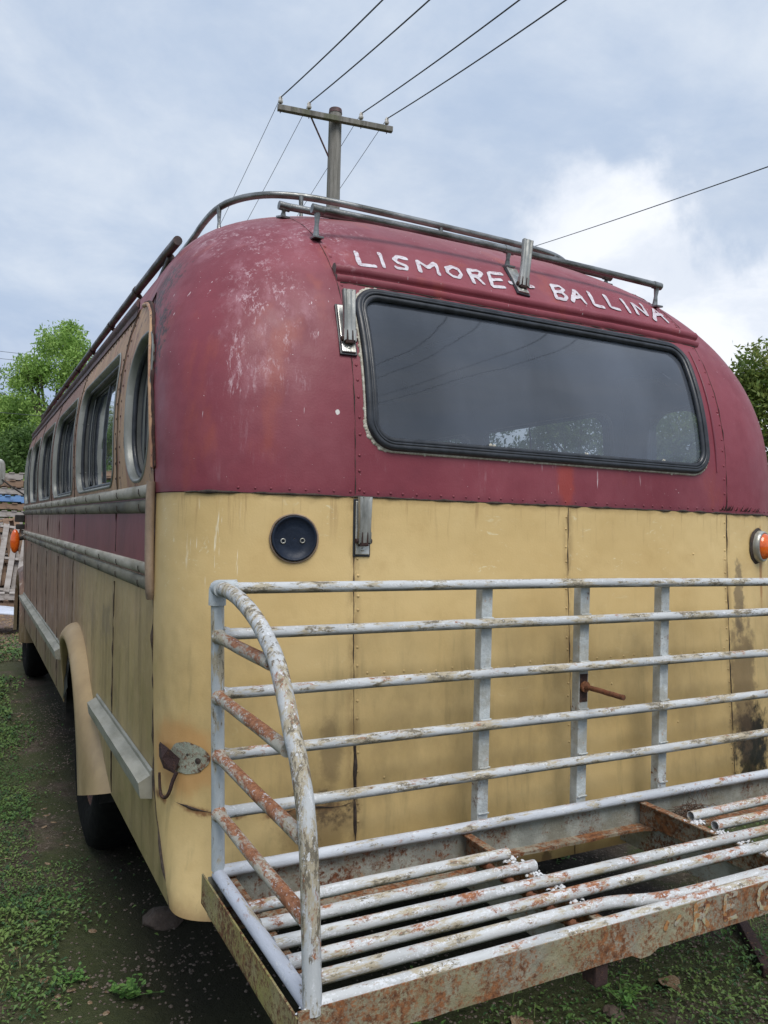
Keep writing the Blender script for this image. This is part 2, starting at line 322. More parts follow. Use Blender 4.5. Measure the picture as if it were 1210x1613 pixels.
MT['pz'] = m_pipe('post_paint', 2, .08, .2, .5, (.46, .50, .52)); MT['py'] = m_pipe('side_rail_paint', 1, .72, .42, .35, (.48, .45, .38))
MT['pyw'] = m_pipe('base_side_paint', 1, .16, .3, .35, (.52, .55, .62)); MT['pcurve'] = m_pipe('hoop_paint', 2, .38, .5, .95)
MT['flat'] = m_rust('flat_bar_paint', (.52, .56, .57), .22); MT['angle'] = m_rust('angle_iron_paint', (.33, .345, .31), .42)
MT['flange'] = m_rust('rusted_flange', (.34, .31, .24), .82, 0., 0., ((.085, .034, .018), (.30, .125, .050))); MT['fascia'] = m_rust('rusted_fascia', (.30, .28, .22), .74, .25, 0., ((.085, .034, .018), (.30, .125, .050))); MT['fasciay'] = m_rust('mossy_side_fascia', (.36, .31, .16), .66, .9)
MT['rust'] = m_rust('bare_rust', (.20, .07, .035), .9); MT['darkrust'] = m_rust('dark_rust', (.06, .03, .03), .4, 0, .35)
MT['palepatch'] = m_rust('lamp_base_patch', (.36, .38, .30), .68)
MT['flake'] = m_plain('paint_flake', (.66, .68, .72), (.5, .5, .5), 50, .7)

# ------------------------------------------------------------------ mesh toolkit
def tag(o, label=None, cat=None, group=None, kind=None):
    if label: o['label'] = label
    if cat: o['category'] = cat
    if group: o['group'] = group
    if kind: o['kind'] = kind
    return o
class MB:
    def __init__(s): s.v = []; s.f = []; s.sm = []
    def add(s, v, f, smooth=True):
        k = len(s.v); s.v += [tuple(float(c) for c in p) for p in v]; s.f += [tuple(i+k for i in q) for q in f]; s.sm += [smooth]*len(f); return s
    def grid(s, rows, closed=False, smooth=True):
        n = len(rows[0]); v = [p for r in rows for p in r]; f = []
        for i in range(len(rows)-1):
            for j in range(n if closed else n-1):
                a, b = i*n+j, i*n+(j+1) % n; f.append((a, b, b+n, a+n))
        return s.add(v, f, smooth)
    def tube(s, path, r, seg=12, closed=False, caps=True):
        P = [Vector(p) for p in path]; n = len(P); rr = r if isinstance(r, (list, tuple)) else [r]*n
        T = []
        for i in range(n):
            a = P[(i-1) % n] if (closed or i > 0) else P[i]; b = P[(i+1) % n] if (closed or i < n-1) else P[i]
            T.append((b-a).normalized())
        u = Vector((0, 0, 1)) if abs(T[0].z) < .9 else Vector((1, 0, 0))
        N = (u-T[0]*u.dot(T[0])).normalized(); rows = []
        for i in range(n):
            N = (N-T[i]*N.dot(T[i])).normalized(); B = T[i].cross(N)
            rows.append([P[i]+(N*math.cos(2*math.pi*k/seg)+B*math.sin(2*math.pi*k/seg))*rr[i] for k in range(seg)])
        if closed: rows.append(rows[0])
        s.grid(rows, True)
        if caps and not closed:
            s.add(rows[0], [tuple(range(seg))], False); s.add(rows[-1], [tuple(reversed(range(seg)))], False)
        return s
    def box(s, x0, x1, y0, y1, z0, z1, bev=0., M_=None):
        if bev <= 0:
            v = [(x, y, z) for z in (z0, z1) for y in (y0, y1) for x in (x0, x1)]
            f = [(0, 2, 3, 1), (4, 5, 7, 6), (0, 1, 5, 4), (2, 6, 7, 3), (0, 4, 6, 2), (1, 3, 7, 5)]
            if M_: v = [M_ @ Vector(p) for p in v]
            return s.add(v, f, False)
        bm = bmesh.new(); bmesh.ops.create_cube(bm, size=1)
        for q in bm.verts: q.co = Vector(((x0+x1)/2+q.co.x*(x1-x0), (y0+y1)/2+q.co.y*(y1-y0), (z0+z1)/2+q.co.z*(z1-z0)))
        bmesh.ops.bevel(bm, geom=list(bm.edges), offset=min(bev, .45*min(x1-x0, y1-y0, z1-z0)), segments=2, affect='EDGES', profile=.6)
        if M_: bm.transform(M_)
        bm.verts.index_update(); s.add([q.co[:] for q in bm.verts], [tuple(q.index for q in f.verts) for f in bm.faces], False); bm.free(); return s
    def dome(s, c, n, r, h=.5, seg=8):
        c = Vector(c); n = Vector(n).normalized(); u = n.orthogonal().normalized(); b = n.cross(u)
        rows = []
        for a in (0, .35, .7, .95):
            q = math.cos(a*math.pi/2)*r; hh = math.sin(a*math.pi/2)*r*h
            rows.append([c+n*hh+(u*math.cos(2*math.pi*k/seg)+b*math.sin(2*math.pi*k/seg))*q for k in range(seg)])
        s.grid(rows, True); s.add(rows[-1], [tuple(range(seg))]); return s
    def cyl(s, a, b, r, r2=None, seg=24):
        a, b = Vector(a), Vector(b); return s.tube([a, b], [r, r if r2 is None else r2], seg)
    def build(s, name, mat, parent=None, out=None):
        me = bpy.data.meshes.new(name); me.from_pydata(s.v, [], s.f); me.polygons.foreach_set('use_smooth', s.sm)
        me.materials.append(mat); me.update()
        o = bpy.data.objects.new(name, me); COL.objects.link(o)
        if out is not None:      # make the faces look away from the body's core
            pts = np.array([v.co[:] for v in me.vertices]); acc = 0.
            for p in me.polygons:
                c = p.center; acc += p.area*p.normal.dot(Vector((c.x-out[0], c.y-out[1], c.z-out[2])))
            if acc < 0: me.flip_normals()
        if parent is not None:
            o.parent = parent
            r = parent
            while r.parent is not None: r = r.parent
            if parent is r or True:
                o.matrix_parent_inverse = Matrix.Identity(4) if parent is not r else Matrix.Translation(r.location).inverted()
        return o
def empty(name, loc, label=None, cat=None, group=None):
    o = bpy.data.objects.new(name, None); COL.objects.link(o); o.location = loc; o.empty_display_size = .2
    return tag(o, label, cat, group)
def chaikin(P, n=2, closed=False):
    P = [Vector(p) for p in P]
    for _ in range(n):
        Q = [] if closed else [P[0]]
        for i in range(len(P) if closed else len(P)-1):
            a, b = P[i], P[(i+1) % len(P)]; Q += [a*.75+b*.25, a*.25+b*.75]
        if not closed: Q.append(P[-1])
        P = Q
    return P
def jit(P, a, f=20):
    return [Vector(p)+mnoise.noise_vector(Vector(p)*f)*a for p in P]

# ------------------------------------------------------------------ bus body shape
XC, W, D, ZB, H, LS, LT, PPL, PPS, KK, QQ, MM = 1.72, 1.232, 2.0, 1.65, 1.30, .38, 2.0, 6.66, 2.3, 1.366, 2.6, 2.6
PP = PPL
YF = 8.47; BOT = .585
def tuck(z): t = max(0, (1.45-z)/.87); return .012*t*t
def lsz(z):
    if z > 1.2: return LS
    if z > .85: return LS-.025*(1.2-z)/.35
    return .355-.185*((.85-z)/.27)**1.3
def low(z): t = max(0, (ZB-z)/.85); return .05*min(t, 1.3)**1.3
def bul(z): return .018*math.sin(math.pi*max(0, min(1, (z-1.65)/.85)))
def pz(z): return PPL+(PPS-PPL)*(max(0, min(1, (z-ZB)/H)))**KK
def ph(h): return PPL+(PPS-PPL)*h**KK
def rnd(g): return 1-max(0, 1-g)**(1/MM)
def bz(z): return (max(0, min(1, (z-ZB)/H)))**QQ
def yr(x, z):
    A = (abs(x-XC)/(W-tuck(z)+bul(z)))**pz(z); B = bz(z); g = min(A+B, 1.)
    L = (A*lsz(z)+B*LT)/max(A+B, 1e-9) if B > 0 else lsz(z)
    return D+L*rnd(g)-low(z)
def Sr(x, z, o=0.):
    p = Vector((x, yr(x, z), z)); return p+nr(x, z)*o if o else p
def nr(x, z):
    e = .002; yx = (yr(x+e, z)-yr(x-e, z))/(2*e); yz = (yr(x, z+e)-yr(x, z-e))/(2*e)
    return Vector((yx, -1, yz)).normalized()
def xs(z, sg=-1):      # side wall x
    return XC+sg*(W-tuck(z) if z <= ZB else (W+bul(z))*(1-bz(z))**(1/pz(z)))
def yse(z):            # where the rear corner ends and the side begins
    B = bz(z); return D+((1-B)*lsz(z)+B*LT)-low(z)
def Ss(y, z, sg=-1, o=0.): # side surface, offset outward
    e = .003; s = (xs(z+e, 1)-xs(z-e, 1))/(2*e); n = Vector((1, 0, -s)).normalized()
    p = Vector((xs(z, 1), y, z))+n*o; return Vector((2*XC-p.x, p.y, p.z)) if sg < 0 else p
def Ns(z, sg=-1):
    e = .003; s = (xs(z+e, 1)-xs(z-e, 1))/(2*e); n = Vector((1, 0, -s)).normalized(); return Vector((n.x*sg, 0, n.z))

def roofz(x, y):      # top surface height by bisection
    lo_, hi_ = 1.9, ZB+H-.0005
    for _ in range(44):
        md = (lo_+hi_)/2; A = (abs(x-XC)/(W+bul(md)))**pz(md)
        if A+bz(md) >= 1 or yr(x, md) > y: hi_ = md
        else: lo_ = md
    return lo_
bus = empty('bus', (XC, D, 0), 'old maroon and cream bus with LISMORE-BALLINA painted over its rear window and a pipe carrier', 'bus')
XL, XR = XC-.762, XC+.762
CORE = (XC, 5.2, 1.2)
# --- dome (param fan) cut into panels along the seams
def dome_mesh():
    dirs = []
    for i in range(50): h = math.sin(i/49*math.pi/2)**1.15; B = h**QQ; dirs.append((1-B, B))
    D2 = [(-1, a, b) for a, b in dirs]+[(1, a, b) for a, b in reversed(dirs[:-1])]
    gs = [(.85*i/26)**4.0 for i in range(27)]; s0 = (1-gs[-1])**(1/MM); gs += [1-(s0*(1-i/26))**MM for i in range(1, 27)]
    rows = []
    for g in gs:
        r = []
        for sg, a, b in D2:
            L = a*LS+b*LT; h = (g*b)**(1/QQ); r.append((XC+sg*(W+bul(ZB+H*h))*(g*a)**(1/ph(h)), D+L*rnd(g), ZB+H*h))
        rows.append(r)
    return rows, D2
rows, D2 = dome_mesh()
def cutpiece(name, mat, planes, parent, rws):
    mb = MB().grid(rws); bm = bmesh.new(); me = bpy.data.meshes.new('t'); me.from_pydata(mb.v, [], mb.f); bm.from_mesh(me)
    bmesh.ops.remove_doubles(bm, verts=bm.verts, dist=1e-5)
    for co, no in planes:   # keep the side the normal points to
        bmesh.ops.bisect_plane(bm, geom=bm.verts[:]+bm.edges[:]+bm.faces[:], plane_co=co, plane_no=no, clear_inner=True)
    for f in bm.faces: f.smooth = True
    bmesh.ops.recalc_face_normals(bm, faces=bm.faces)
    c = sum((f.normal.dot(f.calc_center_median()-Vector((XC, 4, 1.2))) for f in bm.faces), 0.)
    if c < 0: bmesh.ops.reverse_faces(bm, faces=bm.faces)
    me2 = bpy.data.meshes.new(name); bm.to_mesh(me2); bm.free(); me2.materials.append(mat)
    o = bpy.data.objects.new(name, me2); COL.objects.link(o); o.parent = parent; o.matrix_parent_inverse = Matrix.Translation(bus.location).inverted()
    return o
pl_l = cutpiece('rear_corner_panel', MT['maroon'], [((XL, 0, 0), (-1, 0, 0)), ((0, 0, 1.682), (0, 0, 1))], bus, rows)
pl_r = cutpiece('rear_corner_panel', MT['maroon'], [((XR, 0, 0), (1, 0, 0)), ((0, 0, 1.682), (0, 0, 1))], bus, rows)
pl_t = cutpiece('rear_roof_panel', MT['maroon'], [((XL, 0, 0), (1, 0, 0)), ((XR, 0, 0), (-1, 0, 0)), ((0, 0, 2.366), (0, 0, 1))], bus, rows)
pl_l['label'] = 'rounded maroon corner panel with pale brush marks'

def rrect(cx, cy, hx, hy, r, n=10, m=12):
    P = []
    for k, (sx, sy) in enumerate(((1, 1), (-1, 1), (-1, -1), (1, -1))):
        for i in range(n+1):
            a = math.pi/2*(k+i/n); P.append((cx+sx*(hx-r)+r*math.cos(a), cy+sy*(hy-r)+r*math.sin(a)))
    Q = []
    for i, p in enumerate(P):
        q = P[(i+1) % len(P)]; Q.append(p)
        if (i+1) % (n+1) == 0: Q += [(p[0]+(q[0]-p[0])*t/m, p[1]+(q[1]-p[1])*t/m) for t in range(1, m)]
    return Q
def to_rect(P, cx, cy, x0, x1, y0, y1):      # project loop points outwards onto the rectangle
    Q = []
    for x, y in P:
        dx, dy = x-cx, y-cy; t = min([(x1-cx)/dx if dx > 1e-9 else 1e9, (x0-cx)/dx if dx < -1e-9 else 1e9,
                                      (y1-cy)/dy if dy > 1e-9 else 1e9, (y0-cy)/dy if dy < -1e-9 else 1e9])
        Q.append((cx+dx*t, cy+dy*t))
    # snap nearest point to each corner
    for c in ((x0, y0), (x0, y1), (x1, y0), (x1, y1)):
        i = min(range(len(Q)), key=lambda i: (Q[i][0]-c[0])**2+(Q[i][1]-c[1])**2); Q[i] = c
    return Q
# --- rear window (centre 1.695, z 1.822..2.318)
WX, WZ, WHX, WHZ, WRD = 1.687, 2.067, .693, .247, .085
hole = rrect(WX, WZ, WHX-.012, WHZ-.012, WRD-.01, 12)
outer = to_rect(hole, WX, WZ, XL, XR, 1.682, 2.368)
rws = [[Sr(a+(c-a)*t, b+(d-b)*t) for (a, b), (c, d) in zip(hole, outer)] for t in [0, .12, .25, .4, .55, .7, .85, 1]]
rws = [r+[r[0]] for r in rws]
up = MB().grid(rws); rear_up = up.build('rear_window_panel', MT['maroon'], bus, out=CORE)
# seal: two-bead rubber, sealant, glass
def loop3(off, o, n=14, rr=WRD):
    return [Sr(x, z, o) for x, z in rrect(WX, WZ, WHX+off, WHZ+off, rr+off, n)]
seal = MB().tube(loop3(-.008, .006), .0115, 10, True).tube(loop3(-.026, .005), .009, 10, True).tube(loop3(-.017, .013), .0045, 8, True)
rw = seal.build('rear_window', MT['rubber'], bus); rw['label'] = 'wide rounded rear window in black rubber seal'
g = rrect(WX, WZ, WHX-.024, WHZ-.024, WRD-.02, 12)
MB().grid([[Sr(WX+(x-WX)*t, WZ+(z-WZ)*t, -.004) for x, z in g+[g[0]]] for t in (1, .8, .6, .4, .2, .0004)]).build('window_pane', MT['rglass'], rw)
sl_ = MB()
for i, (x, z) in enumerate(rrect(WX, WZ, WHX+.006, WHZ+.006, WRD+.006, 40)):
    nzv = mnoise.noise(Vector((x*9, z*9, 1.3)))
    if nzv > -.02 or (x < 1.05 and z < 1.95) or z > 2.31: sl_.dome(Sr(x+random.uniform(-.002, .002), z+random.uniform(-.002, .002), 0), nr(x, z), random.uniform(.004, .009), .5, 6)
P = loop3(.004, .0005, 40)
sl_.tube(P, [.0045+.003*abs(mnoise.noise(p*25)) for p in P], 6, True)
for x, z, r in ((1.42, 1.852, .012), (1.435, 1.849, .008), (1.62, 1.85, .009), (1.20, 1.848, .006), (1.80, 1.856, .007), (2.15, 1.857, .007)):
    for k in range(5): sl_.dome(Sr(x+random.uniform(-r, r), z+random.uniform(-r, r)*.4, .004), nr(x, z), r*random.uniform(.3, .6), .5, 6)
sl_.build('window_sealant', MT['sealant'], rw)
# raised pressing down the right of the window and trim above
MB().tube([Sr(2.428, z, .001) for z in np.linspace(1.83, 2.30, 20)], [.0025+.0025*math.sin(math.pi*i/19) for i in range(20)], 10).build('pressed_rib', MT['ribm'], bus)
# --- visor moulding over the window
prof = [(0, .000), (.003, .014), (.013, .026), (.026, .026), (.033, .014), (.034, .003), (.038, .004), (.042, .012), (.050, .014), (.057, .004), (.059, 0)]
rws = []
for x in np.linspace(XL+.002, XR+.03, 50):
    rws.append([Sr(x, 2.388-a*.92+.0015*mnoise.noise(Vector((x*8, a*30, 0))), .001+b+.0012*mnoise.noise(Vector((x*14, a*20, 5)))) for a, b in prof])
hm = MB().grid(rws); hm.add(rws[0], [tuple(range(len(prof)))], False); hm.add(rws[-1], [tuple(reversed(range(len(prof))))], False)
hm.build('visor_moulding', MT['maroon'], bus, out=CORE)
# --- cream lower panels
zl = list(np.linspace(BOT, 1.680, 26))
def lower_corner(sg):
    r = []
    A0 = (.762/W)**PP; s0 = (1-A0)**(1/MM)
    for z in zl:
        row = []
        for i in range(23):
            s = s0*(1-i/22); A = 1-s**MM; row.append((XC+sg*(W-tuck(z))*A**(1/PP), D+lsz(z)*(1-s)-low(z), z))
        r.append(row)
    return r
for sg in (-1, 1):
    o = cutpiece('lower_corner_panel', MT['cream'], [], bus, lower_corner(sg))
    if sg < 0: o['label'] = 'cream lower corner panel with torn-out rusty lamp hole'
for a, b in ((XL, XC+.003), (XC+.003, XR)):
    MB().grid([[Sr(x, z) for x in np.linspace(b, a, 14)] for z in zl]).build('lower_rear_panel', MT['cream'], bus, out=CORE)
# --- seams
class Seams:
    def __init__(s, name): s.name = name
    def tube(s, *a, **k): MB().tube(*a, **k).build(s.name, MT['black'], bus)
    def build(s, *a): pass
sm = Seams('panel_seam')
def seamr(pts, r=.0022, o=.0004):
    P = [Sr(x, z, o) for x, z in pts]; P = jit(P, .0022, 30); sm.tube(P, [max(.0006, r*(.75+1.3*mnoise.noise(p*22))) for p in P], 5)
for x in (XL, XR, XC+.003): seamr([(x, z) for z in np.linspace(BOT, 1.675, 60)], .0019)
for x in (XL, XR): seamr([(x, z) for z in np.linspace(1.69, 2.70, 60)], .0014)
seamr([(x, 1.681) for x in XC+.001+1.20*np.sin(np.linspace(-1.5, 1.5, 160))], .0036)
seamr([(.962, z) for z in np.linspace(.66, 1.0, 30)], .0045)
seamr([(x, .842+.004*math.sin(x*40)) for x in np.linspace(.515, .95, 60)], .0030)
P = [Vector((XC-(W-tuck(z)), yse(z), z)) for z in np.linspace(BOT, 1.68, 70)]
sm.tube(jit(P, .004, 18), [max(.001, .004*(.8+1.5*mnoise.noise(p*25))) for p in P], 5)
seamr([(x, 2.388-.0345) for x in np.linspace(XL+.01, XR+.02, 120)], .0028, .005)
seamr([(x, 2.388-.057) for x in np.linspace(XL+.01, XR+.02, 120)], .0020, .001)
sm.build('panel_seam', MT['black'], bus)
rv = MB(); rm = MB()
for z in np.arange(1.70, 2.5, .052):
    for x, o_ in ((XL+.014, 0), (XR-.012, 0)):
        if 1.0 < x or True: rm.dome(Sr(x+random.uniform(-.0015, .0015), z+random.uniform(-.006, .006)), nr(x, z), .0048, .6)
for z in np.arange(2.42, 2.62, .026): rm.dome(Sr(XR-.02, z), nr(XR-.02, z), .0045, .7)
for x in np.arange(.64, 2.85, .043): x += random.uniform(-.004, .004); rm.dome(Sr(x, 1.6945), nr(x, 1.6945), random.uniform(.0034, .0046), .6)
rm.build('rivet', MT['maroon'], bus)
for z in np.arange(.64, 1.66, .048):
    for x in (XL+.012, XC-.006, XR-.01): rv.dome(Sr(x+random.uniform(-.002, .002), z+random.uniform(-.008, .008)), nr(x, z), .0042, .6)
for x in np.concatenate([np.arange(1.0, 2.5, .056)]): x += random.uniform(-.006, .006); rv.dome(Sr(x, 1.185+random.uniform(-.006, .006)), nr(x, 1.185), .004, .6)
for x, z in ((.62, .80), (.72, 1.03), (.70, .86), (1.05, .9), (2.30, 1.53), (1.9, 1.1), (2.2, .95)): rv.dome(Sr(x, z), nr(x, z), .004, .7)
rv.build('rivet', MT['cream'], bus)
# torn paint flaps at the right seam
fl = MB()
for i in range(16):
    x = XR+random.uniform(-.05, .22); fl.add([Sr(x, 1.69, .001), Sr(x+.012, 1.692, .001), Sr(x+.006+random.uniform(-.006, .006), 1.705+random.uniform(0, .012), .012)], [(0, 1, 2)], False)
for i in range(7):
    x = XR+.10+i*.022; yy = 3.1-.09*i; fl.dome((x, yy, roofz(x, yy)), (0.1, -.2, 1), .010, 1.5, 6)
fl.build('paint_flap', MT['darkrust'], bus)
# --- lettering
LET = [[(1.067, 2.47), (1.058, 2.416), (1.068, 2.416), (1.112, 2.419)], [(1.153, 2.482), (1.144, 2.423)], [(1.248, 2.482), (1.217, 2.484), (1.198, 2.466), (1.206, 2.454), (1.234, 2.445), (1.227, 2.43), (1.192, 2.428), (1.19, 2.432)], [(1.279, 2.435), (1.29, 2.483), (1.318, 2.457), (1.362, 2.489), (1.351, 2.436)], [(1.399, 2.472), (1.427, 2.487), (1.448, 2.48), (1.449, 2.457), (1.429, 2.437), (1.406, 2.439), (1.392, 2.453), (1.399, 2.472)], [(1.485, 2.43), (1.493, 2.487), (1.534, 2.494), (1.547, 2.485), (1.526, 2.465), (1.497, 2.461)], [(1.511, 2.462), (1.526, 2.432)], [(1.644, 2.503), (1.582, 2.495), (1.559, 2.427), (1.615, 2.435)], [(1.572, 2.461), (1.621, 2.47)], [(1.657, 2.465), (1.736, 2.468)], [(1.843, 2.433), (1.864, 2.497), (1.905, 2.503), (1.914, 2.487), (1.889, 2.471), (1.857, 2.466)], [(1.889, 2.471), (1.901, 2.451), (1.882, 2.433), (1.843, 2.433)], [(1.918, 2.435), (1.974, 2.5), (1.981, 2.436)], [(1.946, 2.457), (1.981, 2.467)], [(2.045, 2.502), (2.022, 2.435), (2.066, 2.434)], [(2.128, 2.502), (2.108, 2.442), (2.152, 2.439)], [(2.218, 2.502), (2.203, 2.437)], [(2.247, 2.439), (2.271, 2.499), (2.303, 2.44), (2.331, 2.504)], [(2.334, 2.429), (2.402, 2.499), (2.418, 2.433)], [(2.373, 2.462), (2.423, 2.47)], [(1.738, 2.465), (1.758, 2.466)]]
lt = MB()
def stroke(mb, pts, wd, f, lay, n=2):
    Q = [Vector((a, b, 0)) for a, b in pts]; R = []
    for a, b in zip(Q[:-1], Q[1:]): R += [a.lerp(b, t/4) for t in range(4)]
    R.append(Q[-1]); Q = [Vector((a.x, a.y, 0)) for a in chaikin(R, 1)]
    rr = []; n_ = len(Q)
    for i, p in enumerate(Q):
        t = (Q[min(i+1, n_-1)]-Q[max(i-1, 0)]).normalized(); nn = Vector((-t.y, t.x, 0))
        wv = wd*(1+.35*mnoise.noise(Vector((p.x*45, p.y*45, lay*3.7))))*(1.12 if i < n_*.3 else .95); rr.append((p, t, nn, wv))
    rowsx = []
    for p, t, nn, wv in rr: rowsx.append([p+nn*wv, p, p-nn*wv])
    def cap(p, t, nn, wv, s): return [[p+t*s*wv*math.sin(a)+nn*wv*math.cos(a), p+t*s*wv*.5*math.sin(a), p+t*s*wv*math.sin(a)-nn*wv*math.cos(a)] for a in (R_(30), R_(60), R_(85))]
    rowsx = list(reversed(cap(*rr[0], -1)))+rowsx+cap(*rr[-1], 1)
    mb.grid([[f(q.x, q.y, .0016+lay*.00012-(.0005 if k != 1 else 0)) for k, q in enumerate(r)] for r in rowsx])
for i, L in enumerate(LET): stroke(lt, L, .0070, lambda x, z, o: Sr(x, z, o), i)
lt.build('destination_lettering', MT['white'], bus)

# --- spring clip brackets
def clip(x, z, plate_l, arm_l, ang, tilt=0., arm_up=True):
    n = nr(x, z); 
    t = (Sr(x, z+.01)-Sr(x, z-.01)).normalized(); s = n.cross(t).normalized()
    F = Matrix((( s.x, t.x, n.x, 0), (s.y, t.y, n.y, 0), (s.z, t.z, n.z, 0), (0, 0, 0, 1))); F.translation = Sr(x, z)
    F = F @ Matrix.Rotation(tilt, 4, 'Z')
    g = MB().box(-.026, .026, -plate_l/2-.006, plate_l/2+.006, -.004, .004, .002, F)
    gk = g.build('bracket_gasket', MT['rubber'], None)
    p = MB().box(-.021, .021, -plate_l/2, plate_l/2, .004, .010, .002, F)
    for yy in (-plate_l/2+.014, plate_l/2-.016): p.dome(F @ Vector((0, yy, .010)), n, .006, .35, 10)
    o = p.build('spring_clip_bracket', MT['chrome'], bus)
    gk.parent = o; gk.matrix_parent_inverse = Matrix.Identity(4)
    # arm: U channel hinged low on the plate
    A = F @ Matrix.Translation((0, -plate_l/2+.034, .012)) @ Matrix.Rotation(R_(ang), 4, 'X')
    a = MB(); prof_ = [(-1, .0), (-1.02, .010), (-.92, .0145), (-.62, .0145), (-.45, .0105), (-.25, .0145), (.25, .0145), (.45, .0105), (.62, .0145), (.92, .0145), (1.02, .010), (1, .0)]
    rws = []
    for t in np.linspace(0, 1, 12):
        wd = .0185*(1-.10*math.sin(math.pi*t)+.06*t); z_ = .004*math.sin(math.pi*t)*.6
        rws.append([A @ Vector((px_*wd, arm_l*t, pz_+z_)) for px_, pz_ in prof_])
    a.grid(rws); a.grid([[p-n*.002 for p in reversed(r)] for r in rws]); a.box(-.0175, .0175, arm_l-.002, arm_l, .0, .013, .0005, A)
    for sx_ in (-.0185, .0155): a.box(sx_, sx_+.003, -.004, .030, -.004, .016, .0008, A)
    a.build('clip_arm', MT['chromed'], o)
    h = MB(); h.cyl(A @ Vector((-.024, .004, .004)), A @ Vector((.024, .004, .004)), .007, seg=12)
    h.box(-.013, .013, -.010, .03, -.006, .014, .003, A); h.build('clip_hinge', MT['darkrust'], o)
clip(.952, 2.166, .160, .150, 16, R_(2)); clip(1.695, 2.478, .165, .165, 42, R_(9)); clip(.980, 1.594, .150, .128, 4)

# --- round blanked lamp opening
def disc_at(x, z): n = nr(x, z); return Sr(x, z), n
c, n = disc_at(.786, 1.561)
ring = MB(); u = n.orthogonal().normalized(); b = n.cross(u)
def circ(c, n, r, k=40):
    u = Vector((0, 0, 1))-n*n.z; u.normalize(); b = n.cross(u); return [c+(u*math.cos(2*math.pi*i/k)+b*math.sin(2*math.pi*i/k))*r for i in range(k)]
dk = MB(); dk.grid([circ(c+n*a, n, r) for a, r in ((.0, .062), (.009, .062), (.011, .060), (.009, .056), (.004, .054), (.0035, .03), (.0035, .001))], True)
lb = dk.build('lamp_blanking_disc', MT['navy'], bus); lb['label'] = 'round navy blanked-off lamp opening'
MB().tube([p for p in jit(circ(c+n*.002, n, .0655), .0016, 40)], .0028, 6, True).build('rim', MT['cover'], lb)
sc_ = MB()
for dx, dz in ((-.030, -.008), (.022, -.006)):
    q = Vector((.786+dx, yr(.786+dx, 1.561+dz), 1.561+dz))+n*.006; sc_.tube(circ(q, n, .006, 14), .0018, 6, True)
sc_.build('screw_hole', MT['chrome'], lb)
# --- amber indicator on the right
n = Vector((.28, -.95, .0)).normalized(); c = Sr(2.690, 1.561)
bz_ = MB().grid([circ(c+n*a, n, r) for a, r in ((-.03, .060), (.012, .060), (.022, .058), (.026, .052), (.020, .049))], True).build('indicator_lamp', MT['chrome'], bus)
bz_['label'] = 'round amber indicator in a chrome bezel'
MB().grid([circ(c+n*(.020+.030*math.sin(a)), n, .050*math.cos(a)+.0005) for a in np.linspace(0, 1.57, 10)], True).build('lens', MT['amber'], bz_)
MB().grid([jit(circ(c-n*.002, n, .072), .006, 30), jit(circ(c+n*.004, n, .060), .002, 30)], True).build('perished_gasket', MT['black'], bz_)
# --- torn lamp mount on left corner
pc = Vector((.548, yr(.548, .957), .957)); 
def Scn(a, z, o): # point on corner by arc angle s; a in 0..1 from rear seam to side seam
    s = (1-(.762/W)**PP)**(1/MM)*(1-a); A = 1-s**MM
    x = XC-(W-tuck(z))*A**(1/PP); y = D+lsz(z)*(1-s)-low(z); p = Vector((x, y, z)); d = Vector((x-1.1, y-2.75, 0)).normalized(); return p+d*o
def s_of(x): A = (abs(x-XC)/W)**PP; return 1-(max(0, 1-A)/(1-(.762/W)**PP))**(1/MM)
patch = MB(); rws = []
for rr_ in (1, .8, .6, .3, .02):
    r = []
    for k in range(36):
        a = 2*math.pi*k/36; q = rr_*(1+.10*mnoise.noise(Vector((math.cos(a)*2, math.sin(a)*2, 4))))
        aa_ = .44+.165*math.cos(a)*q; zz_ = .968+.042*math.sin(a)*q-.006*math.cos(a)
        r.append(Scn(aa_, zz_, .0022))
    rws.append(r)
lp = patch.grid(rws, True).build('lamp_mount_scar', MT['palepatch'], bus); lp['label'] = 'oval rusty scar where a tail lamp was torn off'
hh = MB()
for aa_, zz_, rr_ in ((.42, .978, .0035), (.345, .966, .0085)):
    q = Scn(aa_, zz_, .0035); nn = (Scn(aa_, zz_, .1)-q).normalized(); hh.grid([circ(q, nn, rr_, 14), circ(q+nn*.001, nn, .0004, 14)], True)
hh.build('bolt_hole', MT['black'], lp)
tb = MB()      # bent tin cup and hooked strap
A_ = [Scn(.80, .975, .004), Scn(.69, .996, .022), Scn(.55, .992, .030), Scn(.47, .966, .012), Scn(.52, .926, .018), Scn(.62, .934, .028), Scn(.72, .955, .020)]
cen = Scn(.62, .962, .036); tb.add(A_+[cen], [(i, (i+1) % 7, 7) for i in range(7)], False)
tb.add([p+Vector((.001, .003, -.001)) for p in A_]+[cen+Vector((0, .006, 0))], [((i+1) % 7, i, 7) for i in range(7)], False)
tb.build('torn_lamp_shell', MT['darkrust'], lp)
hk = chaikin([Scn(.50, .930, .014), Scn(.53, .905, .022), Scn(.55, .880, .026), Scn(.60, .858, .026), Scn(.66, .856, .026), Scn(.69, .868, .025), Scn(.70, .890, .024), Scn(.70, .915, .024)], 2)
MB().tube(hk, [.006-.0028*i/len(hk) for i in range(len(hk))], 8).build('hooked_strap', MT['darkrust'], lp)

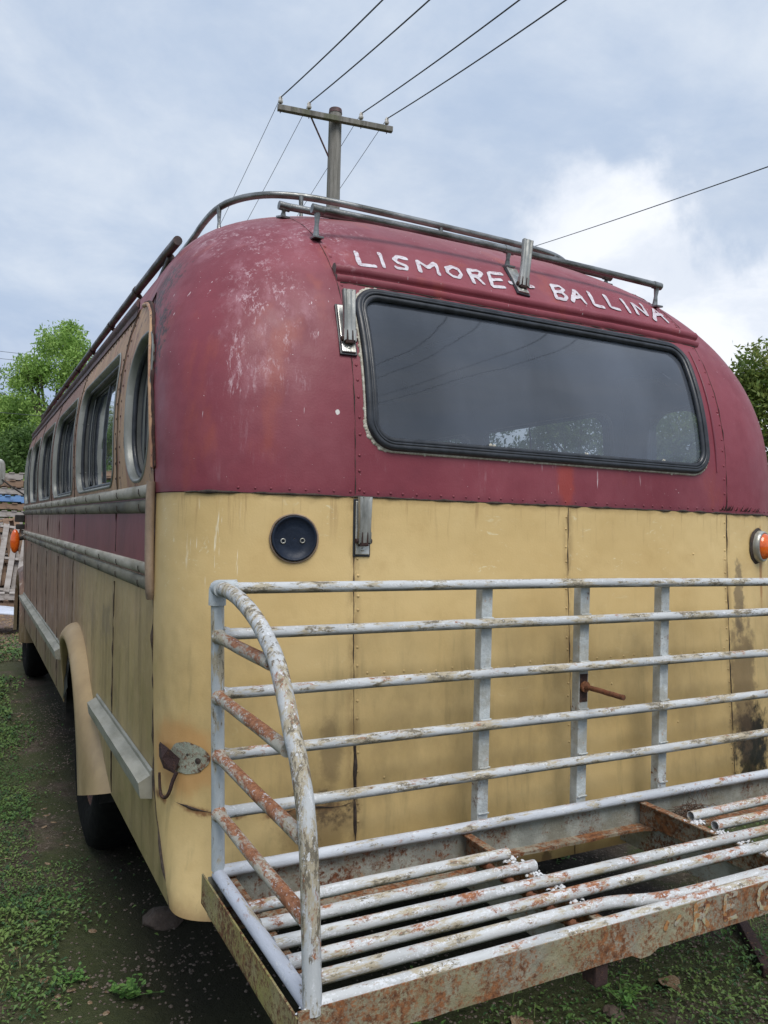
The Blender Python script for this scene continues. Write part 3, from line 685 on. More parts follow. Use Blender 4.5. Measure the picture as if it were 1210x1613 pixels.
# ------------------------------------------------------------------ sides and roof
PIL = [3.00, 4.31, 5.56, 6.70, 7.65, 8.42]       # pillar centres
ZW0, ZW1, ZC0, ZC1 = 1.728, 2.235, 1.700, 2.375
ZSEC = 2.375
for sg in (-1, 1):
    left = sg < 0
    flip = (lambda r: r) if left else (lambda r: [list(reversed(a)) for a in r])
    def SG(y, z, o=0.): return Ss(y, z, sg, o)
    cells = [(None, PIL[0])]+list(zip(PIL[:-1], PIL[1:]))
    plate_t, plate_m = MB(), MB()
    for ci, (ya, yb) in enumerate(cells):
        first = ci == 0
        zw0, zw1 = ZW0, ZW1-(.035 if first else 0)
        if first: y0, y1 = 2.432, 2.835
        else: y0, y1 = ya+.092, yb-.092
        r = .17 if first else .10
        cy, cz = (y0+y1)/2, (zw0+zw1)/2
        hl = rrect(cy, cz, (y1-y0)/2, (zw1-zw0)/2, r, 9)
        if first:
            full = to_rect(hl, cy, cz, 2.38, yb, ZC0, ZC1)
            full = [(yse(z)+.001 if y < 2.3801 else y, z) for y, z in full]
            full = [(max(y, yse(z)), z) for y, z in full]
            # arch-ended outline of the window band
            arch = []
            for (hy, hz_), (fy, fz) in zip(hl, full):
                ey, ez = fy, fz
                if fy < 3.05 and fz > 2.0:
                    # super-ellipse corner: centre (3.05, 2.05) radii
                    dx, dz = (3.05-fy)/(3.05-2.44), (fz-2.0)/(ZC1-2.0); q = (max(0, dx)**1.9+max(0, dz)**1.9)**(1/1.9)
                    if q > 1: ey, ez = 3.05-(3.05-fy)/q, 2.0+(fz-2.0)/q
                arch.append((ey, ez))
            rws = [[SG(a+(c-a)*t, b+(d-b)*t, .003*(1-t)+.003) for (a, b), (c, d) in zip(hl, arch)] for t in (0, .3, .6, 1)]
            plate_t.grid(flip([q+[q[0]] for q in rws]))
            rws = [[SG(a+(c-a)*t, b+(d-b)*t, .0015) for (a, b), (c, d) in zip(arch, full)] for t in (0, .5, 1)]
            plate_m.grid(flip([q+[q[0]] for q in rws]))
            archline = [(a, b) for a, b in arch if a < yb-.008 and b > ZC0+.002]
            archline.sort(key=lambda p: math.atan2(p[1]-cz, p[0]-cy) % (2*math.pi))
        else:
            full = to_rect(hl, cy, cz, ya, yb, ZC0, ZC1)
            rws = [[SG(a+(c-a)*t, b+(d-b)*t, .004) for (a, b), (c, d) in zip(hl, full)] for t in (0, .3, .65, 1)]
            plate_t.grid(flip([q+[q[0]] for q in rws]))
        # reveal, gasket, glass
        def lp_(ins, o): return [SG(y, z, o) for y, z in rrect(cy, cz, (y1-y0)/2-ins, (zw1-zw0)/2-ins, max(.02, r-ins), 9)]
        rv_ = MB().grid(flip([a+[a[0]] for a in (lp_(-.008, .006), lp_(-.003, .010), lp_(.003, .007), lp_(.005, -.002), lp_(.009, -.021))]))
        wn_ = rv_.build('side_window', MT['alu'], bus)
        if left: wn_['label'] = 'narrow arched end side window' if first else 'aluminium framed side window, number %d from the rear' % (ci+1)
        gs_ = MB().tube(lp_(.013, -.022), .0085, 8, True).tube(lp_(.022, -.047), .004, 8, True)
        if not first:
            ym = cy+.05*(y1-y0)
            gs_.tube([SG(ym, z, -.050) for z in np.linspace(zw0+.03, zw1-.03, 8)], .006, 8)
        gs_.build('window_gasket', MT['rubber'], wn_)
        MB().grid(flip([a+[a[0]] for a in (lp_(.012, -.022), lp_(.018, -.047))])).build('inner_frame', MT['aludark'], wn_)
        fr = MB()
        ym = y0+.10 if first else cy+.05*(y1-y0)
        for yy in ([y1-.06] if first else [y1-.08]):
            fr.grid(flip([[SG(yy-.014, z, -.045) for z in np.linspace(zw0+.035, zw1-.035, 8)], [SG(yy+.022, z, -.045) for z in np.linspace(zw0+.035, zw1-.035, 8)]]), smooth=False)
        for zz_ in (ZW0+.10, ZW1-.16):
            for k in range(2): fr.dome(SG(y1-.008-.006*k, zz_, -.012-.024*k), Vector((0, -1, 0)), .004, .6, 8)
        fr.build('sash_frame', MT['alu'], wn_)
        gl = rrect(cy, cz, (y1-y0)/2-.020, (zw1-zw0)/2-.020, max(.02, r-.022), 9)
        MB().grid(flip([[SG(cy+(y-cy)*t, cz+(z-cz)*t, -.052) for y, z in gl+[gl[0]]] for t in (1, .5, .0004)])).build('window_pane', MT['glass'], wn_)
    # end filler forward of last pillar
    plate_t.grid(flip([[SG(y, z, .004) for z in np.linspace(ZC1, ZC0, 8)] for y in (PIL[-1], YF)]))
    o = plate_t.build('window_band', MT['tan'], bus, out=CORE)
    if left: o['label'] = 'window surround in peeling tan paint'
    plate_m.build('arch_surround', MT['maroon'], bus, out=CORE)
    MB().grid(flip([[SG(yse(z)+o_, z, -.002) for z in np.linspace(1.69, 2.52, 40)] for o_ in (0, .05)])).build('edge_strip', MT['maroon'], bus, out=CORE)
    # arch bead
    al = archline
    ab = MB().tube(chaikin([SG(y-.006, z+.004, .006) for y, z in al], 1), .008, 8)
    ab.build('arch_bead', MT['tan'], bus)
    P = chaikin([SG(y-.020, z+.010, .003) for y, z in al], 1); MB().tube(jit(P, .004, 25), [.006+.004*mnoise.noise(p*30) for p in P], 6).build('arch_sealant', MT['darkrust'], bus)
    # band rivets & joints
    rb = MB(); sj = Seams('side_seam'); tk = MB()
    for p_ in PIL[:-1]:
        for s_ in (-.045, .045):
            for z in np.arange(ZC0+.05, ZC1-.05, .055): rb.dome(SG(p_+s_+random.uniform(-.003, .003), z, .004), Ns(z, sg), .005, .5, 6)
        sj.tube(jit([SG(p_+.012, z, .005) for z in np.linspace(ZC0, ZC1, 20)], .003, 20), .003, 5)
    for y in np.arange(2.95, YF-.1, .07): rb.dome(SG(y, ZC1-.045, .004), Ns(2.33, sg), .005, .5, 6)
    rb.build('rivet', MT['darkrust'], bus)
    # double half-round belts
    for z, r_, mt in ((1.690, .021, 'bead'), (1.643, .022, 'beadd'), (1.452, .019, 'bead'), (1.408, .021, 'beadd')):
        y0 = yse(z)+.015
        rws = []
        for y in np.linspace(y0, YF, 60):
            wob = .0015*mnoise.noise(Vector((y*6, z*9, 0)))
            rws.append([Vector((xs(z, sg)+sg*(r_*.6*math.cos(a)+wob), y, z+r_*math.sin(a))) for a in np.linspace(-math.pi/2, math.pi/2, 9)])
        bb = MB().grid(rws if not left else [list(reversed(a)) for a in rws]); bb.add(rws[0], [tuple(range(9))], False)
        bb.build('belt_moulding', MT[mt], bus, out=CORE)
        for y in np.arange(y0+.16, YF, .42): tk.tube([Vector((xs(z, sg)+sg*(r_*.76*math.cos(a)+.0005), y, z+r_*math.sin(a))) for a in (-.9, -.3, .3)], .0014, 4)
    # end cover strip joining the belts
    P = chaikin([SG(yse(1.70)+.0, 1.715, .010), SG(yse(1.66), 1.66, .016), SG(yse(1.5)-.002, 1.5, .016), SG(yse(1.40)-.0, 1.40, .012), SG(yse(1.375)+.012, 1.372, .006)], 2)
    MB().tube(P, .0135, 10).build('belt_end_cover', MT['cover'], bus)
    # lower side: maroon band and cream panels with wheel arch cut
    mb = MB(); mb.grid(flip([[SG(y, z) for z in np.linspace(1.705, 1.43, 6)] for y in [yse(1.5)]+list(np.linspace(2.6, YF, 30))])); mb.build('side_band_panel', MT['band'], bus, out=CORE)
    AC, AZ, ARY, ARZ = 4.12, .38, .60, .64         # wheel arch centre and radii
    lo = MB(); ys = sorted(set(list(np.linspace(AC-ARY, AC+ARY, 41))+list(np.linspace(5.0, YF, 26))+list(np.linspace(2.62, AC-ARY, 8))))
    def bottom(y):
        if abs(y-AC) >= ARY: return BOT
        return max(BOT, AZ+ARZ*math.sqrt(max(0, 1-((y-AC)/ARY)**2)))
    zlv = np.linspace(0, 1, 16)
    col0 = [SG(yse(BOT+(1.43-BOT)*(1-t)), BOT+(1.43-BOT)*(1-t)) for t in zlv]
    cols = [col0]+[[SG(y, bottom(y)+(1.43-bottom(y))*(1-t)) for t in zlv] for y in ys]
    lo.grid(flip(cols)); o = lo.build('lower_side_panel', MT['side'], bus, out=CORE)
    if left: o['label'] = 'dirty cream side panelling going brown towards the front'
    for y in (3.06, 4.36, 5.12, 5.9, 6.7, 7.4, 8.1):
        z0 = max(bottom(y)+.01, BOT); P = [SG(y+.01*(z-1), z, .0012) for z in np.linspace(z0, 1.66, 60) if not (1.385 < z < 1.475)]
        P1 = [p for p in P if p.z < 1.42]; P2 = [p for p in P if p.z > 1.42]
        for Q in (P1, P2): sj.tube(jit(Q, .003, 20), [max(.0008, .0026*(.8+1.4*mnoise.noise(p*20))) for p in Q], 5)
    tk.build('moulding_joint', MT['black'], bus)
    # wheel arch flare: lip swept round the opening
    rws = []
    for a in np.linspace(R_(171), R_(20), 54):
        cy_, cz_ = math.cos(a), math.sin(a); row = []; fade = min(1, max(.10, (a-R_(20))/R_(50))); zc_ = AZ+ARZ*cz_
        ext = .42*(max(0, .88-zc_)/.42)**1.5
        for dr, o_, ex in ((.070, .000, 1), (.066, .020, .93), (.054, .040, .76), (.036, .054, .5), (.015, .062, .2), (0, .064, .0), (-.010, .058, 0), (-.014, .045, 0), (-.014, .01, 0)):
            row.append(SG(AC+(ARY+dr)*cy_-ext*ex, AZ-.035*max(0, -cy_)**4+(ARZ+dr)*cz_+.14*ex*(ext/.42), o_*fade))
        rws.append(row)
    fl = MB().grid(rws if left else [list(reversed(a)) for a in rws]); fo = fl.build('wheel_arch_flare', MT['flare'], bus, out=CORE)
    # gutter moulding (angled plank)
    def gutter(ya, yb, name):
        g = MB(); rws = []
        for y in np.linspace(ya, yb, 24):
            w_ = .0015*mnoise.noise(Vector((y*5, 0, 0)))
            rws.append([SG(y, .885, .001), SG(y, .878, .006+w_), SG(y, .868, .007+w_), SG(y, .850, .040+w_), SG(y, .806, .034+w_), SG(y, .800, .001)])
        g.grid(rws if left else [list(reversed(a)) for a in rws], smooth=False); g.add(rws[0], [(0, 1, 2, 3, 4, 5)], False)
        g.build(name, MT['gut'], bus)
    if 'gut' not in MT: MT['gut'] = m_plain('grey_green_trim', (.31, .30, .25), (.18, .175, .135), 16, .5, .1, (1, .3, 1), .4, .003)
    gutter(2.33, AC-ARY-.085, 'side_trim_plank'); gutter(AC+ARY+.09, YF-.1, 'side_trim_plank')
    # roof above the band, extruded
    h0 = (2.372-ZB)/H; sec = [(max(0, 1-h**QQ)**(1/ph(h)), h) for h in [h0+(1-h0)*math.sin(i/30*math.pi/2) for i in range(31)]]; sec[-1] = (0., 1.)
    rws = []
    for fx, fh in sec:
        B = fh**QQ; L = (1-B)*LS+B*LT; ye = D+L
        front = []
        for y in [ye]+list(np.linspace(4.4, YF-.5, 12))+[YF-.2, YF-.05, YF]:
            k = 0 if y < YF-.5 else ((y-(YF-.5))/.5)**2*.22
            front.append((XC+sg*(W+bul(ZB+H*fh))*fx*(1-k*.5), y, ZB+H*fh*(1-k*(.35+.65*fh)*.8)))
        rws.append(front)
    rf = MB().grid(rws if not left else [list(reversed(a)) for a in rws]); rf.build('roof', MT['maroon'], bus, out=CORE)
    # drip rail
    rws = []
    dpts = [(.0, .002), (.006, .016), (.020, .024), (.030, .022), (.032, .014), (.018, .008), (-.030, .004)]
    for y in np.linspace(3.0, YF-.02, 50):
        dz = 2.392; rws.append([SG(y, dz-.018+a+.0015*mnoise.noise(Vector((y*4, a*30, 1))), b+.006) for a, b in dpts])
    dr = MB().grid(rws if not left else [list(reversed(a)) for a in rws]); dr.add(rws[0], [tuple(range(7))], False); dr.build('drip_rail', MT['drip'], bus)
# front bulkhead, cowl and fenders
fb = MB()
outl = [(xs(z, -1), z) for z in np.linspace(.55, 2.72, 24)]+[(xs(z, 1), z) for z in np.linspace(2.72, .55, 24)]
fb.add([(x, YF, z) for x, z in outl]+[(XC, YF+.12, 1.5)], [(i, (i+1) % 48, 48) for i in range(48)]); fb.build('front_bulkhead', MT['darkmaroon'] if 'darkmaroon' in MT else MT['band'], bus)
MB().box(XC-.52, XC+.52, YF+.05, YF+1.25, .62, 1.42, .16).build('bonnet', MT['maroon'], bus)
for sg in (-1, 1):
    rws = []
    for a in np.linspace(R_(-12), R_(190), 26):
        rws.append([Vector((XC+sg*(W+o_), YF+.25+math.cos(a)*(.52+dr), .52+math.sin(a)*(.56+dr))) for o_, dr in ((-.42, .02), (-.2, .05), (-.03, .04), (.03, .0), (.03, -.04), (.0, -.06))])
    MB().grid(rws).build('front_mudguard', MT['side'], bus)
    wy, wx = YF+.25, XC+sg*(W-.16)
    n = Vector((sg, 0, 0))
# indicator and mirror on the left front
il = MB().box(.385, .440, YF-.075, YF-.055, 1.27, 1.45, .004).build('front_indicator', MT['dark'], bus)
il['label'] = 'orange front indicator on a dark stalk'
MB().tube([(.49, YF-.04, 1.40), (.425, YF-.06, 1.385)], .02, 8).build('stalk', MT['dark'], il)
MB().grid([[(.405+.042*math.sin(a)*math.cos(b), YF-.078-.035*math.cos(a)*math.cos(b), 1.365+.115*math.sin(b)) for a in np.linspace(-1.57, 1.57, 8)] for b in np.linspace(-1.5, 1.5, 12)]).build('lens', MT['amber'], il)
mr = MB(); mc = Vector((.21, YF+.12, 2.03))
mr.grid([[mc+Vector((.10*math.copysign(abs(math.cos(a))**.5, math.cos(a))*q, dy, .135*math.copysign(abs(math.sin(a))**.6, math.sin(a))*q)) for a in np.linspace(0, 2*math.pi, 24, endpoint=False)] for dy, q in ((0, .02), (0, .93), (.004, 1), (.03, .95), (.05, .6), (.055, .02))], True)
mo = mr.build('wing_mirror', MT['chrome'], bus); mo['label'] = 'rounded wing mirror on a thin arm'
MB().tube([mc+Vector((.05, .04, -.05)), (.35, YF+.02, 1.9), (.50, YF, 1.8)], .008, 8).build('mirror_arm', MT['dark'], mo)
MB().box(.40, .49, YF-.05, YF, 1.55, 1.62, .01).box(.41, .49, YF-.05, YF, 1.48, 1.53, .01).build('door_hinge', MT['dark'], bus)
# chassis, floor, wheels
MB().box(XC-1.12, XC+1.12, 2.28, YF-.1, .86, .93).build('floor', MT['lining'], bus)
ch = MB()
for sx in (-.42, .42): ch.box(XC+sx-.04, XC+sx+.04, 2.05, YF+1.1, .60, .76, .008)
for y in (2.3, 3.3, 5.2, 6.6, 8.0): ch.box(XC-1.0, XC+1.0, y-.04, y+.04, .70, .84, .006)
ch.cyl((XC-.95, 4.12, .48), (XC+.95, 4.12, .48), .055); ch.cyl((XC-.95, YF+.25, .48), (XC+.95, YF+.25, .48), .05)
ch.cyl((XC, 4.15, .48), (XC, 4.0, .48), .16, .1); ch.box(XC-.9, XC-.45, 5.2, 6.0, .45, .78, .03); ch.box(XC-.7, XC+.7, 2.6, 3.2, .50, .80, .05)
ch.build('chassis', MT['dark'], bus)
def wheel(x, y, sg, double=False):
    def lathe(pr, k=40): return [[Vector((x+sg*px, y+pr_*math.cos(2*math.pi*i/k), .48+pr_*math.sin(2*math.pi*i/k))) for i in range(k)] for px, pr_ in pr]
    t = lathe([(-.11, .30), (-.12, .38), (-.10, .455), (-.06, .478), (.06, .478), (.10, .455), (.12, .38), (.11, .30), (.09, .28), (-.09, .28), (-.11, .30)])
    o = MB().grid(t, True).build('wheel', MT['tyre'], bus)
    r = lathe([(.095, .285), (.07, .27), (.03, .22), (.05, .12), (.09, .10), (.10, .05), (.10, .004)])
    MB().grid(r, True).build('rim', MT['darkrust'], o)
MT['tyre'] = m_plain('tyre_rubber', (.005, .005, .005), (.009, .009, .008), 30, .95, spec=.1)
for sg in (-1, 1):
    wheel(XC+sg*(W-.17), 4.12, sg); wheel(XC+sg*(W-.44), 4.12, sg); wheel(XC+sg*(W-.17), YF+.25, sg)
    # inner wheel tub closes the arch
    MB().grid([[Vector((XC+sg*x, 4.12+math.cos(a)*.66, .42+math.sin(a)*.66)) for x in (W-.03, .62)] for a in np.linspace(0, math.pi, 20)]).build('wheel_tub', MT['dark'], bus)
# bench seats
for i, y in enumerate(np.arange(3.3, 8.2, .82)):
    for sx in (-.66, .66):
        s_ = MB().box(XC+sx-.43, XC+sx+.43, y, y+.42, 1.26, 1.38, .05); s_.box(XC+sx-.40, XC+sx+.40, y+.05, y+.38, .93, 1.27, .01)
        o = s_.build('bench_seat', MT['seat'], bus)
        MB().box(XC+sx-.43, XC+sx+.43, y-.10, y-.01, 1.34, 1.83, .04).build('seat_back', MT['seat'], o)

# ------------------------------------------------------------------ roof rails
RY = 2.33
def rail(name, path, r, mt, feet=(), label=None, seg=12):
    o = MB().tube(path, r, seg).build(name, MT[mt], bus)
    if label: o['label'] = label
    for p, q in feet:
        p, q = Vector(p), Vector(q); f = MB(); mid = p.lerp(q, .5)
        f.tube([p, mid, q], [r*.95, r*.55, r*.9], 8); f.cyl(p+(q-p).normalized()*-.002-Vector((.02, 0, 0)), p-Vector((-.02, 0, 0)), r*1.18, seg=10)
        d = (q-p).normalized(); ux = Vector((1, 0, 0)); ux = (ux-d*ux.dot(d)).normalized(); vy = d.cross(ux)
        FM = Matrix(((ux.x, vy.x, d.x, q.x), (ux.y, vy.y, d.y, q.y), (ux.z, vy.z, d.z, q.z), (0, 0, 0, 1)))
        f.box(-.016, .016, -.030, .030, -.004, .003, .001, FM)
        f.build('rail_foot', MT['rail'], o)
    return o
def foot(x, y, z, dy=.02): return ((x, y, z), (x, y+dy, roofz(x, y+dy)+.003))
MB_ = rail('rear_roof_rail', [(.945, RY, 2.605), (1.3, RY, 2.612), (1.7, RY, 2.614), (2.1, RY, 2.612), (2.458, RY, 2.606)], .013, 'rail',
           [foot(.955, RY, 2.602, .01), foot(1.705, RY, 2.612, .01), foot(2.445, RY, 2.604, .01)], 'lower chrome rail across the roof above the lettering')
rail('rear_roof_rail', [(.93, 2.6, 2.705), (1.3, 2.6, 2.716), (1.7, 2.6, 2.72), (2.1, 2.6, 2.718), (2.445, 2.6, 2.712)], .013, 'rail',
     [foot(.94, 2.6, 2.703, .01), foot(2.43, 2.6, 2.710, .01)], 'second chrome rail across the roof, set further forward')
ringp = [(.86, 5.5), (.86, 4.4), (.855, 3.54), (.845, 3.33), (.852, 3.13), (.90, 3.0), (.98, 2.91), (1.09, 2.862), (1.22, 2.842), (1.5, 2.835), (1.94, 2.835), (2.22, 2.842), (2.35, 2.862), (2.46, 2.91), (2.54, 3.0), (2.588, 3.13), (2.595, 3.33), (2.585, 3.54), (2.58, 4.4), (2.58, 5.5)]
ru = chaikin([(x, y, 2.868) for x, y in ringp], 2)
def rp(x, y): return (x, y, 2.868), (x, y, 2.755)
rng_o = MB().tube(ru, .0135, 12).build('roof_rack_ring', MT['rail'], bus); rng_o['label'] = 'two-tier chrome luggage ring round the roof top'
MB().tube([(p.x, p.y-.02*(1 if p.y < 3 else 0), 2.757) for p in ru], .0125, 12).build('lower_ring', MT['rail'], rng_o)
for x, y in ((.853, 3.12), (1.10, 2.856), (1.72, 2.835), (2.35, 2.862), (2.588, 3.12), (.858, 4.3), (2.58, 4.3)):
    f = MB(); f.tube([(x, y, 2.868), (x, y-.004, 2.80), (x, y-.01, 2.757)], [.011, .0065, .011], 8); f.tube([(x, y-.01, 2.757), (x, y, roofz(x, y)-.004)], .009, 8); f.build('ring_post', MT['rail'], rng_o)
for sg in (-1, 1):
    def X(x): return x if sg < 0 else 2*XC-x
    top = chaikin([(X(.622), 2.80, 2.586), (X(.621), 3.05, 2.592), (X(.62), 4.0, 2.60), (X(.62), 6.0, 2.60), (X(.62), 8.0, 2.59), (X(.63), 8.6, 2.57)], 2)
    o = MB().tube(top, .0165, 12).build('side_roof_rail', MT['raildark'], bus)
    if sg < 0: o['label'] = 'dark double handrail running forward along the left roof edge'
    MB().tube(chaikin([(X(.632), 2.95, 2.572), (X(.655), 3.3, 2.548), (X(.668), 4.0, 2.54), (X(.668), 8.5, 2.53)], 2), .014, 10).build('lower_rail', MT['raildark'], o)
    for y in (2.84, 3.56, 4.26, 4.95, 5.65, 6.35, 7.05, 7.75, 8.45):
        q = Vector((X(.700), y, roofz(.70, y)-.002)); f = MB()
        q = Vector((X(.70), y+.03, roofz(.70, y+.03)-.004))
        f.tube([(X(.62), y, 2.590), (X(.645), y, 2.565), (X(.668), y, 2.54), q], [.013, .008, .012, .012] if y > 3 else [.012, .008, .008, .012], 8)
        if y > 3: f.tube([(X(.62), y-.018, 2.597), (X(.62), y+.018, 2.597)], .0195, 10); f.build('rail_foot', MT['raildark'], o)

# ------------------------------------------------------------------ rear luggage carrier (part of the bus)
RX0, RX1, YB, YT, ZP = .545, 2.895, 1.83, 1.265, .775
def bent(p, q, n=8, a=.0025):   # slightly imperfect straight pipe
    p, q = Vector(p), Vector(q); return [p.lerp(q, t)+Vector((0, 0, a))*mnoise.noise(Vector((t*3, p.z*7, p.y*5))) for t in np.linspace(0, 1, n)]
cr = MB()
cr.tube(bent((RX0, YB, ZP+.004), (RX1, YB, ZP-.004), 12), .0150, 16)
car = cr.build('luggage_carrier', MT['pxw'], bus); car['label'] = 'grey-painted welded pipe luggage carrier, rusty, with slatted tray'
def cpart(name, mb, mt, label=None):
    o = mb.build(name, MT[mt], car)
    if label: o['label'] = label
    return o
# corner posts (slight lean)
for sg, xb, xt in ((-1, .545, .524), (1, 2.895, 2.905)):
    p = MB().tube([(xb, YB, ZP+.01), (xt, YB, 1.43)], .0155, 16)
    p.tube([(xt, YB, 1.405), (xt, YB, 1.443), (xt+.002*sg, YB, 1.458)], [.0205, .0205, .014], 14)
    p.tube([(xt, YB, 1.445), (xt-.045*sg, YB, 1.445)], .0195, 14); p.tube([(xt, YB, 1.445), (xt, YB-.035, 1.445)], .0195, 14)
    cpart('corner_post', p, 'pz')
    hoop = [(1.83, 1.445), (1.775, 1.445), (1.693, 1.439), (1.604, 1.419), (1.541, 1.397), (1.501, 1.377), (1.453, 1.35), (1.424, 1.325), (1.396, 1.286), (1.375, 1.255), (1.353, 1.215), (1.33, 1.19), (1.315, 1.16), (1.298, 1.125), (1.285, 1.08), (1.277, 1.035), (1.270, .96), (1.265, .85), (1.262, .765)]
    cpart('side_hoop', MB().tube(chaikin([(xt+(xb-xt)*(1.445-z)/.67-.003*sg, y, z) for y, z in hoop], 1), .0170, 16), 'pcurve', 'curved side hoop pipe at the left end' if sg < 0 else None)
    for i, (z, yf) in enumerate(((1.332, 1.46), (1.19, 1.372), (1.053, 1.30), (.918, 1.28))):
        x = xt+(xb-xt)*(1.445-z)/.67; mb = MB().tube(bent((x, YB, z), (x, yf, z-.004)), .0140, 14)
        mb.tube([(x, YB-.012, z), (x, YB-.026, z)], [.019, .0145], 12)
        cpart('end_rail', mb, 'py' if i < 3 else 'pybuff')if False else cpart('end_rail', mb, 'py')
    cpart('tray_side_pipe', MB().tube(bent((xb, YB, ZP), (xb, YT, ZP)), .0150, 14), 'pyw')
for i, z in enumerate((1.445, 1.337, 1.195, 1.052, .917)):
    x0 = .524+.021*(1.445-z)/.67; mb = MB().tube(bent((x0, YB, z), (2.9, YB, z-.002), 14, .004), .0140, 14)
    mb.tube([(x0+.012, YB, z), (x0+.028, YB, z)], [.019, .0145], 12)
    cpart('back_rail', mb, 'px')
for i, x in enumerate((1.305, 1.665, 2.003)):
    mb = MB().box(x-.019, x+.017, YB+.0145, YB+.046, ZP-.004, 1.434, .002)
    for z in (1.337, 1.195, 1.052, .917, .79): mb.tube(jit([(x-.018+.006*k, YB+.011, z+.0125) for k in range(7)], .002, 90), .0028, 6)
    o = cpart('upright_bar', mb, 'flat')
rod = MB().tube(jit(bent((1.665, YB+.012, 1.132), (1.663, 1.677, 1.132), 14), .0012, 60), .0080, 10); rod.tube([(1.665, YB+.012, 1.132), (1.665, YB+.004, 1.132)], .017, 10)
cpart('rusty_spigot', rod, 'rust', 'rusty rod sticking straight out of the middle upright')
# stained patch behind the spigot
cpart('rust_patch', MB().grid([[(1.6485, YB+.0135, z), (1.679, YB+.0135, z)] for z in (1.085, 1.17)]), 'darkrust')
# wall angle iron and lip
ag = MB(); n_ = 70; xsn = np.linspace(RX0-.02, RX1+.02, n_)
def lipy(x): # ragged cut-out of the flange in the middle
    base = 1.742 if (x < 1.245 or x > 2.0) else 1.800 if x < 1.86 else 1.800-.058*(x-1.86)/.14
    return base+.006*mnoise.noise(Vector((x*22, 0, 0)))
ag.grid([[(x, YB+.012, ZP-.008) for x in xsn], [(x, YB+.012, ZP-.088) for x in xsn]][::-1])
fg = MB(); fg.grid([[(x, YB+.0118, ZP-.0875) for x in xsn], [(x, lipy(x), ZP-.085+.002*mnoise.noise(Vector((x*9, 3, 0)))) for x in xsn], [(x, lipy(x)+.001, ZP-.094) for x in xsn], [(x, YB+.0118, ZP-.0945) for x in xsn]], smooth=False); cpart('angle_flange', fg, 'flange')
cpart('back_angle_iron', ag, 'angle')
# tray slats
rowsY = [1.645, 1.560, 1.480, 1.405, 1.337]; i_ = 0
def slat(p, mt='pxr', open_end=None):
    mb = MB(); mb.tube(p, .0138, 14, caps=open_end is None)
    if open_end is not None:
        e = Vector(p[open_end]); d = (Vector(p[1])-Vector(p[0])).normalized()
        mb.grid([[e+(Vector((0, math.cos(a), math.sin(a))))*r for a in np.linspace(0, 2*math.pi, 14, endpoint=False)]+[] for r in (.0138, .0118)], True)
        mb.grid([[e+d*t+(Vector((0, math.cos(a), math.sin(a))))*.0118 for a in np.linspace(0, 2*math.pi, 14, endpoint=False)] for t in (0, .08)], True)
        mb.add([e+d*.08+(Vector((0, math.cos(a), math.sin(a))))*.0118 for a in np.linspace(0, 2*math.pi, 14, endpoint=False)], [tuple(range(14))])
    return cpart('tray_slat', mb, mt)
for y in rowsY[:2]:
    slat(bent((RX0+.012, y, ZP), (1.245 if y > 1.6 else 1.262, y, ZP))); slat(bent((1.905, y, ZP), (RX1-.01, y, ZP)), open_end=0)
for y in rowsY[2:4]: slat(bent((RX0+.012, y, ZP), (RX1-.01, y, ZP), 16))
b5 = chaikin([(RX0+.012, rowsY[4], ZP), (.9, rowsY[4], ZP), (1.22, rowsY[4], ZP), (1.30, rowsY[4]-.002, ZP), (1.40, 1.300, ZP), (1.52, 1.292, ZP), (1.92, 1.292, ZP), (2.04, 1.302, ZP), (2.15, rowsY[4]-.004, ZP), (2.25, rowsY[4], ZP), (RX1, rowsY[4], ZP)], 3)
slat(b5); slat(bent((RX0, YT, ZP), (RX1, YT, ZP), 16))
# fascias
fa = MB(); xf = np.linspace(RX0-.028, RX1+.028, 90)
def fz(x): return .704+.0025*mnoise.noise(Vector((x*25, 1, 0)))-(.012 if 1.275 < x < 1.345 else 0)
fa.grid([[(x, YT-.016, ZP+.004) for x in xf], [(x, YT-.018, fz(x)) for x in xf], [(x, YT-.0135, fz(x)) for x in xf], [(x, YT-.0115, ZP+.004) for x in xf], [(x, YT-.016, ZP+.004) for x in xf]][::-1], smooth=False)
fo = cpart('front_fascia', fa, 'fascia', 'deeply rusted front plate with faint stencilled letters')
def fp(x, z, o): return Vector((x, YT-.0172-o, z))
lg = MB(); k = 0
for L in ([(1.465, .720), (1.466, .772)], [(1.466, .772), (1.495, .774), (1.505, .762), (1.493, .748), (1.467, .747)], [(1.482, .746), (1.505, .722)],
          [(1.598, .774), (1.562, .774), (1.561, .720), (1.600, .721)], [(1.562, .748), (1.588, .749)],
          [(1.725, .764), (1.708, .776), (1.680, .764), (1.674, .744), (1.683, .724), (1.708, .718), (1.726, .730), (1.725, .746), (1.706, .746)],
          [(1.372, .742), (1.378, .752)], [(1.404, .745), (1.414, .757)]):
    stroke(lg, L, .0062, fp, k); k += 1
def _faint():
    m = M('faint_stencil_paint'); c = m.mix(m.ramp(m.noise(34, 6, .7), .44, .54), (.36, .34, .22), (.34, .165, .06))
    c = m.mix(m.ramp(m.noise(26, 7, .7), .50, .56), c, (.33, .30, .24))
    return m.fin(m.mix(m.ramp(m.noise(60, 6, .7), .54, .60), c, (.13, .045, .022)), .8, bump=m.noise(70, 6), bs=.5, bd=.003)
MT['faint'] = _faint(); lg.build('stencil_lettering', MT['faint'], car)
